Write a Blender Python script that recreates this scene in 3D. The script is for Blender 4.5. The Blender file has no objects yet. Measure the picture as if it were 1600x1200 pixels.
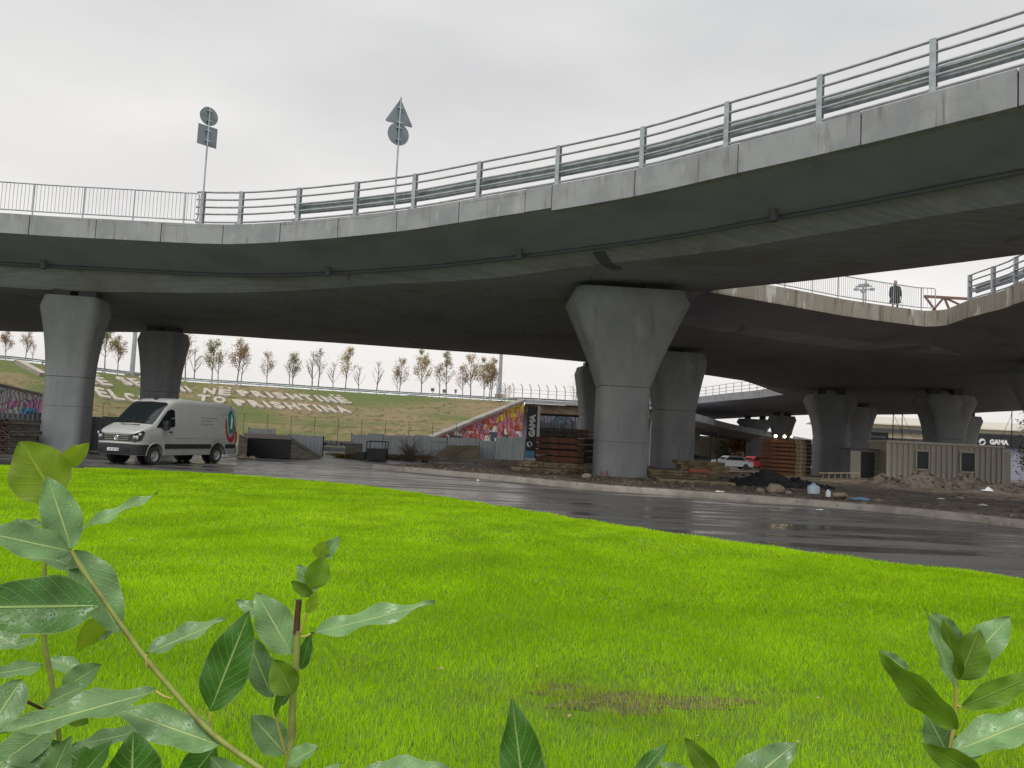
import bpy, bmesh, math, random
import numpy as np
from mathutils import Vector, Matrix
from mathutils.geometry import delaunay_2d_cdt
random.seed(7); np.random.seed(7)
S = bpy.context.scene
COL = S.collection
rad = math.radians
# ------------------------------------------------------------------ camera
H = 1.8
PITCH, ROLL, FPX = rad(3.85), rad(2.86), 1190.0
r0 = Vector((1,0,0)); u0 = Vector((0,-math.sin(PITCH),math.cos(PITCH))); fw = Vector((0,math.cos(PITCH),math.sin(PITCH)))
cr = math.cos(ROLL)*r0 + math.sin(ROLL)*u0
cu = math.cos(ROLL)*u0 - math.sin(ROLL)*r0
cam_d = bpy.data.cameras.new('camera'); cam = bpy.data.objects.new('camera', cam_d); COL.objects.link(cam)
cam_d.sensor_width = 36; cam_d.lens = FPX/1600*36; cam_d.clip_start = .05; cam_d.clip_end = 3000
M = Matrix.Identity(4)
for i in range(3):
    M[i][0] = cr[i]; M[i][1] = cu[i]; M[i][2] = -fw[i]
M[2][3] = H
cam.matrix_world = M
S.camera = cam
# ------------------------------------------------------------------ sky, sun, exposure
SUN_EL, SUN_AZ = rad(64), rad(195)      # azimuth clockwise from +Y: high, behind the camera's left shoulder
w = bpy.data.worlds.new('World'); S.world = w; w.use_nodes = True
nt = w.node_tree; nt.nodes.clear()
def N(t, k, **kw):
    n = t.nodes.new(k)
    for a, b in kw.items(): setattr(n, a, b)
    return n
sky = N(nt, 'ShaderNodeTexSky', sky_type='NISHITA', sun_disc=False, sun_elevation=SUN_EL, sun_rotation=SUN_AZ, air_density=1, dust_density=4)
hs = N(nt, 'ShaderNodeHueSaturation'); hs.inputs['Saturation'].default_value = .15
nt.links.new(sky.outputs[0], hs.inputs['Color'])
tc = N(nt, 'ShaderNodeTexCoord'); mp = N(nt, 'ShaderNodeMapping'); mp.inputs['Scale'].default_value = (1,1,3.2)
no = N(nt, 'ShaderNodeTexNoise'); no.inputs['Scale'].default_value = 1.7; no.inputs['Detail'].default_value = 5; no.inputs['Roughness'].default_value = .45
cr_ = N(nt, 'ShaderNodeValToRGB')
cr_.color_ramp.elements[0].position = .36; cr_.color_ramp.elements[0].color = (6.7,6.75,6.85,1)
cr_.color_ramp.elements[1].position = .66; cr_.color_ramp.elements[1].color = (8.7,8.65,8.5,1)
nt.links.new(tc.outputs['Generated'], mp.inputs[0]); nt.links.new(mp.outputs[0], no.inputs[0]); nt.links.new(no.outputs[0], cr_.inputs[0])
sp = N(nt, 'ShaderNodeSeparateXYZ'); nt.links.new(tc.outputs['Generated'], sp.inputs[0])
gr = N(nt, 'ShaderNodeValToRGB')
gr.color_ramp.elements[0].position = 0.0; gr.color_ramp.elements[0].color = (1.12,1.08,1.05,1)
gr.color_ramp.elements[1].position = .55; gr.color_ramp.elements[1].color = (.83,.84,.85,1)
nt.links.new(sp.outputs[2], gr.inputs[0])
ml = N(nt, 'ShaderNodeMix', data_type='RGBA', blend_type='MULTIPLY'); ml.inputs[0].default_value = 1
nt.links.new(cr_.outputs[0], ml.inputs[6]); nt.links.new(gr.outputs[0], ml.inputs[7])
mx = N(nt, 'ShaderNodeMix', data_type='RGBA'); mx.inputs[0].default_value = .9
nt.links.new(hs.outputs[0], mx.inputs[6]); nt.links.new(ml.outputs[2], mx.inputs[7])
bg = N(nt, 'ShaderNodeBackground'); bg.inputs[1].default_value = .077
wo = N(nt, 'ShaderNodeOutputWorld')
nt.links.new(mx.outputs[2], bg.inputs[0]); nt.links.new(bg.outputs[0], wo.inputs[0])
sd = bpy.data.lights.new('sun', 'SUN'); sd.energy = 1.5; sd.angle = rad(35); sd.color = (1,.985,.96)
sun = bpy.data.objects.new('sun', sd); COL.objects.link(sun)
sdir = Vector((math.sin(SUN_AZ)*math.cos(SUN_EL), math.cos(SUN_AZ)*math.cos(SUN_EL), math.sin(SUN_EL)))
sun.rotation_euler = sdir.to_track_quat('Z','Y').to_euler(); sun.location = (0,-10,60)
S.view_settings.view_transform = 'Standard'; S.view_settings.look = 'None'
S.view_settings.exposure = 0.56; S.view_settings.gamma = 1; S.view_settings.use_curve_mapping = False
S.render.engine = 'CYCLES'
S.cycles.max_bounces = 10; S.cycles.diffuse_bounces = 6
# ------------------------------------------------------------------ helpers
def ray(px, py):
    d = fw*FPX + cr*(px-800) - cu*(py-600)
    return d
def hit(px, py, z):                 # point at absolute height z
    d = ray(px, py); t = (z-H)/d.z
    return Vector((d.x*t, d.y*t, z))
def at(px, py, Y):                  # point at forward distance Y
    d = ray(px, py); t = Y/d.y
    return Vector((d.x*t, Y, H+d.z*t))
def lev(px, py, Y): return at(px, py, Y).z
class MB:
    def __init__(s): s.v=[]; s.f=[]; s.mi=[]; s.uv=None
    def add(s, vs, fs, mi=0):
        n=len(s.v); s.v += [tuple(v) for v in vs]; s.f += [tuple(i+n for i in f) for f in fs]; s.mi += [mi]*len(fs); return s
    def box(s, c, d, rz=0, mi=0, M=None):
        hx,hy,hz = d[0]/2,d[1]/2,d[2]/2
        vs=[Vector((x*hx,y*hy,z*hz)) for z in (-1,1) for y in (-1,1) for x in (-1,1)]
        if M is None: M = Matrix.Rotation(rz,3,'Z')
        vs=[M@v+Vector(c) for v in vs]
        return s.add(vs, [(0,2,3,1),(4,5,7,6),(0,1,5,4),(2,6,7,3),(0,4,6,2),(1,3,7,5)], mi)
    def beam(s, a, b, w, h, up=(0,0,1), mi=0):
        a=Vector(a); b=Vector(b); d=(b-a); L=d.length; d=d/L; up=Vector(up)
        x=d.cross(up)
        if x.length<1e-4: x=d.cross(Vector((1,0,0)))
        x.normalize(); z=x.cross(d)
        Mx=Matrix((x,d,z)).transposed()
        return s.box((a+b)/2,(w,L,h),M=Mx,mi=mi)
    def tube(s, pts, r, n=6, mi=0, cap=True):
        pts=[Vector(p) for p in pts]; rs = r if isinstance(r,(list,tuple)) else [r]*len(pts)
        vs=[]; fs=[]; prev=None
        for i,p in enumerate(pts):
            d=(pts[min(i+1,len(pts)-1)]-pts[max(i-1,0)]).normalized()
            if prev is None:
                a=d.orthogonal().normalized()
            else:
                a=(prev-d*prev.dot(d)); a = a.normalized() if a.length>1e-5 else d.orthogonal().normalized()
            prev=a; b=d.cross(a)
            for k in range(n):
                t=2*math.pi*k/n; vs.append(p+(a*math.cos(t)+b*math.sin(t))*rs[i])
        for i in range(len(pts)-1):
            for k in range(n):
                fs.append((i*n+k,i*n+(k+1)%n,(i+1)*n+(k+1)%n,(i+1)*n+k))
        if cap: fs.append(tuple(range(n))[::-1]); fs.append(tuple((len(pts)-1)*n+k for k in range(n)))
        return s.add(vs,fs,mi)
    def prism(s, poly, z0, z1, mi=0):
        n=len(poly); vs=[(p[0],p[1],z0) for p in poly]+[(p[0],p[1],z1) for p in poly]
        fs=[tuple(range(n))[::-1],tuple(range(n,2*n))]+[(i,(i+1)%n,n+(i+1)%n,n+i) for i in range(n)]
        return s.add(vs,fs,mi)
    def loft(s, rings, closed=True, caps=True, mi=0):
        n=len(rings[0]); vs=[p for r in rings for p in r]; fs=[]
        for i in range(len(rings)-1):
            for k in range(n if closed else n-1):
                fs.append((i*n+k,i*n+(k+1)%n,(i+1)*n+(k+1)%n,(i+1)*n+k))
        if caps: fs.append(tuple(range(n))[::-1]); fs.append(tuple((len(rings)-1)*n+k for k in range(n)))
        return s.add(vs,fs,mi)
    def lathe(s, prof, c=(0,0,0), axis='Z', n=16, mi=0, caps=True):
        rings=[]
        for (r,h) in prof:
            ring=[]
            for k in range(n):
                t=2*math.pi*k/n; a,b=r*math.cos(t),r*math.sin(t)
                v = (a,b,h) if axis=='Z' else ((a,h,b) if axis=='Y' else (h,a,b))
                ring.append(Vector(v)+Vector(c))
            rings.append(ring)
        return s.loft(rings,mi=mi,caps=caps)
    def build(s, name, mats, parent=None, smooth=None, bevel=0, local=True):
        me=bpy.data.meshes.new(name); 
        vs=s.v
        if parent is not None and local:
            iv=world_of(parent).inverted(); vs=[tuple(iv@Vector(v)) for v in s.v]
        me.from_pydata(vs,[],s.f); 
        if not isinstance(mats,(list,tuple)): mats=[mats]
        for m in mats: me.materials.append(m)
        if len(mats)>1: me.polygons.foreach_set('material_index', s.mi)
        bm=bmesh.new(); bm.from_mesh(me); bmesh.ops.recalc_face_normals(bm, faces=bm.faces)
        if bevel: bmesh.ops.bevel(bm, geom=[e for e in bm.edges if e.is_manifold and e.calc_face_angle(0)>rad(25)], offset=bevel, segments=2, affect='EDGES', profile=.6)
        bm.to_mesh(me); bm.free()
        if smooth is not None:
            me.polygons.foreach_set('use_smooth',[True]*len(me.polygons))
            if smooth<180: me.set_sharp_from_angle(angle=rad(smooth))
        return link(name, me, parent)
WM={}
def world_of(o):
    return WM.get(o.name, Matrix.Identity(4))
def link(name, me, parent=None):
    o=bpy.data.objects.new(name, me); COL.objects.link(o)
    if parent is not None: o.parent=parent; WM[o.name]=world_of(parent)
    return o
def tag(o, label=None, cat=None, group=None, kind=None):
    if label: o['label']=label
    if cat: o['category']=cat
    if group: o['group']=group
    if kind: o['kind']=kind
    return o
def empty(name, loc, rz=0, label=None, cat=None, group=None):
    o=bpy.data.objects.new(name,None); COL.objects.link(o); o.location=loc; o.rotation_euler=(0,0,rz); o.empty_display_size=.3
    WM[o.name]=Matrix.Translation(Vector(loc))@Matrix.Rotation(rz,4,'Z')
    return tag(o,label,cat,group)
def copy_tree(src, loc, rz=0, scale=1, label=None, mats=None):
    c=src.copy(); COL.objects.link(c); c.location=loc; c.rotation_euler=(0,0,rz); c.scale=(scale,)*3 if not isinstance(scale,tuple) else scale
    if label: c['label']=label
    for ch in CH(src):
        d=ch.copy(); COL.objects.link(d); d.parent=c
        for g in CH(ch):
            e=g.copy(); COL.objects.link(e); e.parent=d
    return c
def CH(o): return [x for x in COL.objects if x.parent==o]
def spline(pts, step):
    pts=[Vector(p) for p in pts]; out=[]
    for i in range(len(pts)-1):
        p0=pts[max(i-1,0)];p1=pts[i];p2=pts[i+1];p3=pts[min(i+2,len(pts)-1)]
        if i==0: p0=2*p1-p2
        if i==len(pts)-2: p3=2*p2-p1
        n=max(1,int((p2-p1).length/step))
        for k in range(n):
            t=k/n
            out.append(.5*((2*p1)+(p2-p0)*t+(2*p0-5*p1+4*p2-p3)*t*t+(3*p1-p0-3*p2+p3)*t**3))
    out.append(pts[-1]); return out
class Path:
    def __init__(s, pts):
        s.p=[Vector(q) for q in pts]; s.c=[0]
        for a,b in zip(s.p,s.p[1:]): s.c.append(s.c[-1]+(b-a).length)
        s.L=s.c[-1]
    def at(s,d):
        d=max(0,min(s.L,d)); i=int(np.searchsorted(s.c,d))-1; i=max(0,min(len(s.p)-2,i))
        t=(d-s.c[i])/max(1e-9,s.c[i+1]-s.c[i]); return s.p[i].lerp(s.p[i+1],t)
    def tan(s,d):
        a=s.at(d-.1); b=s.at(d+.1); v=b-a; v.z=0; return v.normalized()
    def nrm(s,d):                   # left normal
        t=s.tan(d); return Vector((-t.y,t.x,0))
    def near_px(s,px):              # arclength where the path crosses image column px
        best=0;bd=1e9
        for i in range(0,int(s.L*20)):
            q=s.at(i/20)-Vector((0,0,H)); dd=q.dot(fw)
            if dd<.5: continue
            x=800+FPX*q.dot(cr)/dd
            if abs(x-px)<bd: bd=abs(x-px);best=i/20
        return best
# ------------------------------------------------------------------ materials
def mat(name, col, rough=.7, metal=0, spec=None, emit=None, estr=1):
    m=bpy.data.materials.new(name); m.use_nodes=True; b=m.node_tree.nodes['Principled BSDF']
    b.inputs['Base Color'].default_value=(*col,1); b.inputs['Roughness'].default_value=rough; b.inputs['Metallic'].default_value=metal
    if spec is not None: b.inputs['Specular IOR Level'].default_value=spec
    if emit: b.inputs['Emission Color'].default_value=(*emit,1); b.inputs['Emission Strength'].default_value=estr
    return m
def nmat(name, layers, rough=(.7,.8), metal=0, bump=0, bscale=20, coord='Object', streak=None, rscale=3, bdist=.02, rstretch=(1,1,1)):
    """layers: first is a colour, the rest are (colour, scale vec, noise scale, lo, hi, detail)"""
    m=bpy.data.materials.new(name); m.use_nodes=True; t=m.node_tree; b=t.nodes['Principled BSDF']; L=t.links.new
    tc=N(t,'ShaderNodeTexCoord'); src=tc.outputs[coord]
    if coord=='World':
        pass
    cur=None; base=layers[0]
    prev=N(t,'ShaderNodeRGB'); prev.outputs[0].default_value=(*base,1); cur=prev.outputs[0]
    for (c,sv,sc,lo,hi,det) in layers[1:]:
        mp=N(t,'ShaderNodeMapping'); mp.inputs['Scale'].default_value=sv; L(src,mp.inputs[0])
        mp.inputs['Location'].default_value=(random.random()*20,)*3
        n=N(t,'ShaderNodeTexNoise'); n.inputs['Scale'].default_value=sc; n.inputs['Detail'].default_value=det; n.inputs['Roughness'].default_value=.6
        L(mp.outputs[0],n.inputs[0])
        mr=N(t,'ShaderNodeMapRange',interpolation_type='SMOOTHSTEP'); mr.inputs[1].default_value=lo; mr.inputs[2].default_value=hi; L(n.outputs[0],mr.inputs[0])
        mxx=N(t,'ShaderNodeMix',data_type='RGBA'); L(mr.outputs[0],mxx.inputs[0]); L(cur,mxx.inputs[6]); mxx.inputs[7].default_value=(*c,1); cur=mxx.outputs[2]
    L(cur,b.inputs['Base Color']); b.inputs['Metallic'].default_value=metal
    if rough[0]!=rough[1]:
        mp=N(t,'ShaderNodeMapping'); mp.inputs['Scale'].default_value=rstretch; L(src,mp.inputs[0])
        n=N(t,'ShaderNodeTexNoise'); n.inputs['Scale'].default_value=rscale; n.inputs['Detail'].default_value=4; L(mp.outputs[0],n.inputs[0])
        mr=N(t,'ShaderNodeMapRange'); mr.inputs[1].default_value=.38; mr.inputs[2].default_value=.62; mr.inputs[3].default_value=rough[0]; mr.inputs[4].default_value=rough[1]
        L(n.outputs[0],mr.inputs[0]); L(mr.outputs[0],b.inputs['Roughness'])
    else: b.inputs['Roughness'].default_value=rough[0]
    if bump:
        n=N(t,'ShaderNodeTexNoise'); n.inputs['Scale'].default_value=bscale; n.inputs['Detail'].default_value=6; L(src,n.inputs[0])
        bp=N(t,'ShaderNodeBump'); bp.inputs['Strength'].default_value=bump; bp.inputs['Distance'].default_value=bdist; L(n.outputs[0],bp.inputs['Height']); L(bp.outputs[0],b.inputs['Normal'])
    return m
V1=(1,1,1)
m_fascia=nmat('fascia concrete',[(.315,.32,.335),((.25,.255,.27),V1,.8,.4,.65,4),((.39,.39,.385),(1,1,.25),3,.56,.72,5),((.17,.15,.13),(2.2,2.2,.22),2.2,.57,.74,6),((.2,.19,.18),V1,14,.62,.8,4)],(.75,.9),bump=.15,bscale=12)
m_fascia2=nmat('stained concrete',[(.30,.27,.22),((.38,.36,.32),(1,1,.3),.8,.5,.62,4),((.17,.14,.10),(2,2,.3),1.5,.5,.7,6),((.55,.54,.5),(1.5,1.5,.4),.7,.62,.68,3),((.12,.10,.08),V1,9,.62,.8,4)],(.8,.9),bump=.2,bscale=10)
m_pier=nmat('pier concrete',[(.285,.295,.305),((.225,.235,.245),(1,1,.5),.6,.4,.65,4),((.34,.34,.325),(1,1,.35),1.3,.55,.75,5),((.17,.165,.155),(1.8,1.8,.3),1.1,.58,.78,6),((.15,.15,.15),V1,18,.66,.8,3)],(.7,.9),bump=.12,bscale=9)
m_soffit=nmat('soffit concrete',[(.34,.345,.39),((.28,.285,.32),(.35,3.2,1),1.4,.42,.58,6),((.375,.375,.40),(.3,3,1),1.6,.55,.75,6),((.25,.24,.24),V1,.25,.5,.7,4),((.20,.19,.18),(4,.6,1),.5,.60,.72,6)],(.85,.9),bump=.25,bscale=5,bdist=.05)
m_over=nmat('overhang concrete',[(.30,.30,.37),((.235,.235,.29),V1,.4,.4,.7,5),((.34,.34,.39),(1,1,1),2.5,.6,.8,5)],(.85,.9),bump=.15,bscale=6)
m_galv=nmat('galvanised steel',[(.42,.45,.47),((.30,.33,.35),V1,3,.4,.65,4),((.5,.52,.53),V1,25,.55,.75,3)],(.35,.55),metal=.55)
m_galv_d=nmat('weathered rail steel',[(.40,.41,.43),((.30,.31,.33),V1,3,.4,.65,4)],(.45,.6),metal=.4)
m_signback=nmat('sign back',[(.20,.235,.26),((.15,.18,.2),V1,3,.45,.65,3)],(.5,.6),metal=.3)
m_white=mat('white sticker',(.75,.75,.72),.6)
m_dark=mat('dark metal',(.03,.03,.032),.5)
m_black=mat('black rubber',(.018,.018,.018),.8)
m_pipe=mat('dark drain pipe',(.10,.105,.12),.7)
m_kerb=nmat('kerb concrete',[(.30,.275,.24),((.20,.175,.15),(1,1,1),1.2,.4,.65,5),((.13,.11,.09),V1,4,.55,.75,5),((.40,.38,.34),V1,9,.6,.8,3)],(.55,.85),bump=.4,bscale=14)
m_dirt=nmat('bare soil',[(.155,.122,.09),((.075,.054,.038),V1,.5,.4,.62,6),((.26,.22,.175),V1,2.2,.52,.7,6),((.32,.28,.23),V1,14,.66,.78,4),((.03,.022,.016),V1,.9,.58,.72,5)],(.55,.9),bump=.8,bscale=7,bdist=.06)
m_heap=nmat('earth heap',[(.125,.102,.078),((.06,.046,.034),V1,2,.4,.62,6),((.2,.17,.135),V1,9,.6,.75,5)],(.8,.95),bump=.9,bscale=9,bdist=.08)
m_heap2=nmat('mixed gravel',[(.22,.185,.145),((.10,.08,.06),V1,1.5,.4,.6,4),((.27,.24,.2),V1,2.5,.6,.7,3)],(.85,.95))
m_asheap=nmat('asphalt heap',[(.012,.013,.016),((.03,.03,.033),V1,9,.55,.75,5)],(.7,.9),bump=.9,bscale=12,bdist=.06)
m_bank=nmat('bank turf',[(.17,.155,.06),((.23,.175,.09),V1,.25,.4,.6,5),((.08,.095,.025),V1,1.3,.48,.66,6),((.27,.185,.11),V1,4,.5,.64,5),((.11,.135,.035),(.2,1,1),.12,.5,.6,3)],(.9,.95),bump=1,bscale=7,bdist=.15)
m_letter=nmat('whitewashed letters',[(.40,.36,.30),((.42,.36,.29),V1,1.6,.52,.66,5),((.55,.52,.46),V1,3,.55,.7,3)],(.8,.9))
m_rust=nmat('rusty steel',[(.13,.048,.028),((.055,.026,.018),V1,1.5,.4,.62,5),((.22,.085,.04),V1,5,.55,.72,5),((.035,.025,.02),V1,9,.6,.75,4)],(.75,.9),bump=.3,bscale=20)
m_rust2=nmat('ochre steel',[(.42,.35,.21),((.21,.155,.09),V1,3,.4,.62,5),((.27,.22,.13),V1,8,.55,.75,4)],(.75,.9))
m_rust3=nmat('dark rusty steel',[(.05,.032,.025),((.10,.045,.03),V1,3,.5,.68,5),((.02,.018,.016),V1,6,.5,.7,4)],(.75,.9))
m_orust=nmat('orange rusted steel',[(.25,.105,.06),((.14,.06,.04),V1,2,.45,.65,5),((.33,.155,.09),V1,6,.55,.7,4)],(.75,.9))
m_corr=nmat('blue grey sheet metal',[(.74,.80,.84),((.60,.66,.70),(3,3,.4),1.5,.42,.66,5),((.74,.78,.80),(3,3,.5),3,.58,.75,3),((.2,.11,.07),V1,3,.68,.8,5)],(.45,.6),metal=0)
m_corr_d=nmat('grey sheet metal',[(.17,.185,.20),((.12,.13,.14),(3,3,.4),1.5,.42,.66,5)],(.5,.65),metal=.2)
m_corr_w=nmat('pale sheet metal',[(.72,.78,.81),((.58,.64,.68),(4,4,.4),1.5,.42,.66,5),((.28,.2,.15),V1,2,.72,.8,4)],(.45,.6),metal=0)
m_ply=nmat('weathered plywood',[(.42,.33,.23),((.28,.22,.15),(1,4,4),2,.4,.65,5),((.28,.24,.18),V1,2,.6,.75,4)],(.8,.9))
m_plyg=nmat('grey boards',[(.24,.215,.185),((.15,.135,.12),(1,1,4),2,.4,.65,5)],(.8,.9))
m_brown=mat('brown painted beam',(.17,.09,.06),.6)
m_paint=nmat('van paint',[(.42,.42,.41),((.39,.39,.38),(1,1,.5),1.5,.45,.8,4)],(.25,.35)); m_paint.node_tree.nodes['Principled BSDF'].inputs['Coat Weight'].default_value=.5
m_seam=mat('panel seam',(.12,.12,.12),.7)
m_plastic=mat('black plastic trim',(.02,.021,.023),.6)
m_rim=mat('grey painted rim',(.34,.34,.34),.5); m_tyre=mat('dusty tyre',(.035,.034,.032),.85)
m_glass=mat('dark glass',(.012,.016,.018),.06,spec=.8)
m_pane=mat('dim window pane',(.03,.04,.045),.25,spec=.3)
m_lens=mat('headlamp lens',(.45,.47,.48),.12)
m_chrome=mat('chrome',(.6,.6,.6),.2,metal=.9)
m_red=mat('red print',(.35,.03,.03),.4); m_green=mat('green print',(.02,.18,.12),.4); m_wprint=mat('white print',(.72,.72,.72),.4); m_gprint=mat('grey print',(.22,.22,.23),.5)
m_cream=nmat('cream cabin cladding',[(.52,.49,.42),((.43,.40,.34),(3,3,.4),1.4,.42,.66,5),((.17,.13,.10),(2,2,.5),1.6,.64,.8,4)],(.6,.75))
m_frame=mat('cabin window frame',(.58,.54,.46),.6)
m_fasblue=mat('grey blue sign',(.10,.15,.18),.5); m_blacksign=mat('black sign board',(.012,.013,.016),.4); m_letw=mat('white lettering',(.8,.8,.8),.5)
m_yell=nmat('cream hall wall',[(.52,.46,.33),((.42,.36,.25),V1,.3,.45,.65,3)],(.7,.8))
m_bark=nmat('bark',[(.22,.185,.155),((.14,.12,.10),V1,8,.4,.65,4)],(.9,.95))
m_coat=mat('dark coat',(.018,.022,.022),.9); m_skin=mat('skin',(.42,.25,.18),.6); m_hair=mat('dark hair',(.02,.015,.012),.8); m_trous=mat('dark trousers',(.015,.016,.02),.9)
m_plb=mat('blue plastic',(.15,.3,.5),.35); m_plw=mat('white plastic',(.72,.74,.75),.4); m_stone=nmat('pale rubble',[(.36,.29,.22),((.24,.19,.14),V1,5,.45,.65,4)],(.85,.9),bump=.5,bscale=10)
def leafmat(name, c1, c2, trans=.25, rough=.4):
    m=bpy.data.materials.new(name); m.use_nodes=True; t=m.node_tree; b=t.nodes['Principled BSDF']; L=t.links.new
    oi=N(t,'ShaderNodeObjectInfo'); mxx=N(t,'ShaderNodeMix',data_type='RGBA'); L(oi.outputs['Random'],mxx.inputs[0]); mxx.inputs[6].default_value=(*c1,1); mxx.inputs[7].default_value=(*c2,1)
    tc=N(t,'ShaderNodeTexCoord'); n=N(t,'ShaderNodeTexNoise'); n.inputs['Scale'].default_value=3; L(tc.outputs['Object'],n.inputs[0])
    mr=N(t,'ShaderNodeMapRange'); mr.inputs[3].default_value=.55; mr.inputs[4].default_value=1.45; L(n.outputs[0],mr.inputs[0])
    vm=N(t,'ShaderNodeVectorMath',operation='SCALE'); L(mxx.outputs[2],vm.inputs[0]); L(mr.outputs[0],vm.inputs['Scale'])
    L(vm.outputs[0],b.inputs['Base Color']); b.inputs['Roughness'].default_value=rough
    tr=N(t,'ShaderNodeBsdfTranslucent'); L(vm.outputs[0],tr.inputs[0]); ms=N(t,'ShaderNodeMixShader'); ms.inputs[0].default_value=trans
    L(b.outputs[0],ms.inputs[1]); L(tr.outputs[0],ms.inputs[2]); L(ms.outputs[0],t.nodes['Material Output'].inputs[0])
    return m
m_tl_brown=leafmat('russet tree leaves',(.34,.22,.12),(.42,.28,.16)); m_tl_green=leafmat('olive tree leaves',(.22,.24,.08),(.30,.28,.10)); m_tl_yel=leafmat('yellowing tree leaves',(.38,.29,.10),(.32,.27,.10))
m_ivy=leafmat('orange creeper',(.30,.09,.03),(.36,.14,.04)); m_bushg=leafmat('bush green',(.10,.14,.03),(.2,.2,.05))
# ------------------------------------------------------------------ level fields of the deck
def shepard(ctrl):
    P=np.array([(c[0],c[1]) for c in ctrl],float); z=np.array([c[2] for c in ctrl],float)
    A=np.c_[np.ones(len(P)),P]; co=np.linalg.lstsq(A,z,rcond=None)[0]; res=z-A@co
    def f(x,y):
        d=np.hypot(P[:,0]-x,P[:,1]-y)+.05; wgt=1/d**2.5
        return co[0]+co[1]*x+co[2]*y+float((wgt*res).sum()/wgt.sum())
    return f
NE=[(0,332,7.9),(75,337,7.9),(150,341,7.9),(225,345,7.93),(300,349,7.96),(375,350,8.0),(462,345,8.1),(551,337,8.2),(643,326,8.35),(743,309,8.5),(866,288,8.6),(1000,262,8.7),(1130,229,8.75),(1277,192,8.8),(1456,143,8.85),(1600,103,8.9)]
ne=[hit(a,b,H+c) for a,b,c in NE]
ext_l=[ne[0]+Vector((-8*k,-.3*k-.25*k*k,-.03*k)) for k in (3,2,1)]
dr=(ne[-1]-ne[-3]).normalized()
ext_r=[ne[-1]+dr*5*k+Vector((-.3*k*k*.4,-.1*k*k,0)) for k in (1,2,3)]
NP=Path(spline(ext_l+ne+ext_r,.5))
SE=[(1240,452),(1312,466),(1370,475),(1413,481),(1450,485.5),(1479,483),(1514,469),(1568,453),(1600,440)]
se=[hit(a,b,H+8.1) for a,b in SE]
T1=Vector((9.2,36.05,H+8.2))
se_end=Vector((25.2,25.0,H+8.5))
SP=Path(spline([T1]+se[:4],.5)+spline(se[3:6],.25)[1:]+spline(se[5:]+[Vector((24.2,30,H+8.3)),se_end],.5)[1:])
i1=NP.near_px(945)
RP_pts=[]
d=i1
while d<NP.L:
    p=NP.at(d)+NP.nrm(d)*13.0
    if p.x>T1.x+.6 and p.x<24.5: RP_pts.append(p)
    d+=.8
RP=Path([T1]+RP_pts+[se_end])
T2=hit(1226,604,H+6.5)
FR=[(1205,607,6.5),(1180,610.5,6.5),(1140,614.5,6.5),(1090,620,6.4),(1020,622,6.1),(940,622,5.8)]
fr=[hit(a,b,H+c) for a,b,c in FR]
FP=Path(spline([T2]+fr,1.5))
far_l=[(0,515,5.45),(165,516,5.45),(290,520,5.45),(400,527,5.5),(545,535,5.6),(680,546,5.65),(800,556,5.7),(915,566,5.75),(1020,576.5,5.75),(1100,586,5.75),(1160,594,5.75)]
fl=[hit(a,b,H+c) for a,b,c in far_l]
fl=[Vector((p.x*1.0+.2,p.y+3.9,H+7.15)) for p in fl]
WFP=Path(spline([fl[0]+Vector((-45,6,0)),fl[0]+Vector((-18,1.5,0))]+fl+[T2],1.5))
farR=[Vector((56,92,H+6.6)),Vector((50,102,H+6.5)),Vector((45,110,H+6.5)),Vector((43,122,H+6.4)),Vector((35,136,H+6.2)),Vector((20,150,H+5.8)),Vector((6,156,H+5.6))]
rightb=[NP.p[-1],Vector((33,13,H+8.8)),Vector((39,28,H+8.4)),Vector((42,48,H+7.8)),Vector((50,66,H+7.2)),Vector((60,84,H+6.7))]  # unseen right edge of the deck, drawn in to let more light under
BFP=Path(spline(farR,2))
Lf=shepard([tuple(p) for p in ne+ext_l+ext_r]+[tuple(p) for p in se+[T1,T2,se_end]+fr+farR+rightb]+[tuple(p) for p in fl])
piers_spec=[ # name px, Y, S
]
Sf=shepard([(x,y,H+z) for x,y,z in [(4.8,33,6.75),(12,25,6.85),(17,20,6.9),(25,12,7),(-2,32,6.4),(-20.9,36,5.45),(-21.3,46,5.45),(-45,42,5.4),(-45,52,5.4),(-8,45,5.6),(10.5,48,5.95),(6.1,58,5.75),(28,67,5.45),(37,65,5.5),(38,84,5.3),(37,106,4.9),(38,118,4.9),(54,95,5.1),(31.8,45,6.3),(20,55,5.9)]])
outer=[p for p in NP.p]+rightb[1:]+BFP.p+FP.p[::-1]+WFP.p[::-1][1:]
hole=RP.p+SP.p[::-1][1:-1]
def seg_arr(loop):
    a=np.array([(p.x,p.y) for p in loop]); return a,np.roll(a,-1,axis=0)
oa,ob=seg_arr(outer); ha,hb=seg_arr(hole)
A_=np.r_[oa,ha]; B_=np.r_[ob,hb]
def dist(x,y):
    p=np.array((x,y)); ab=B_-A_; t=np.clip(((p-A_)*ab).sum(1)/np.maximum((ab**2).sum(1),1e-9),0,1)
    q=A_+ab*t[:,None]; return float(np.hypot(*(p-q).T).min())
def inside(x,y,a,b):
    c=((a[:,1]>y)!=(b[:,1]>y))&(x<(b[:,0]-a[:,0])*(y-a[:,1])/(b[:,1]-a[:,1]+1e-12)+a[:,0]); return c.sum()%2==1
def ins(x,y): return inside(x,y,oa,ob) and not inside(x,y,ha,hb)
D1,D2=3.0,3.9
def underside(x,y):
    dd=dist(x,y); Lz=Lf(x,y); s=Sf(x,y)
    root=Lz-1.45; e=Lz-.84
    if dd<=D1: z=e+(root-e)*dd/D1
    elif dd<D2: z=root+(min(s,root)-root)*(dd-D1)/(D2-D1)
    else: z=min(s,root)
    return z
pts=[];edges=[]
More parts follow.
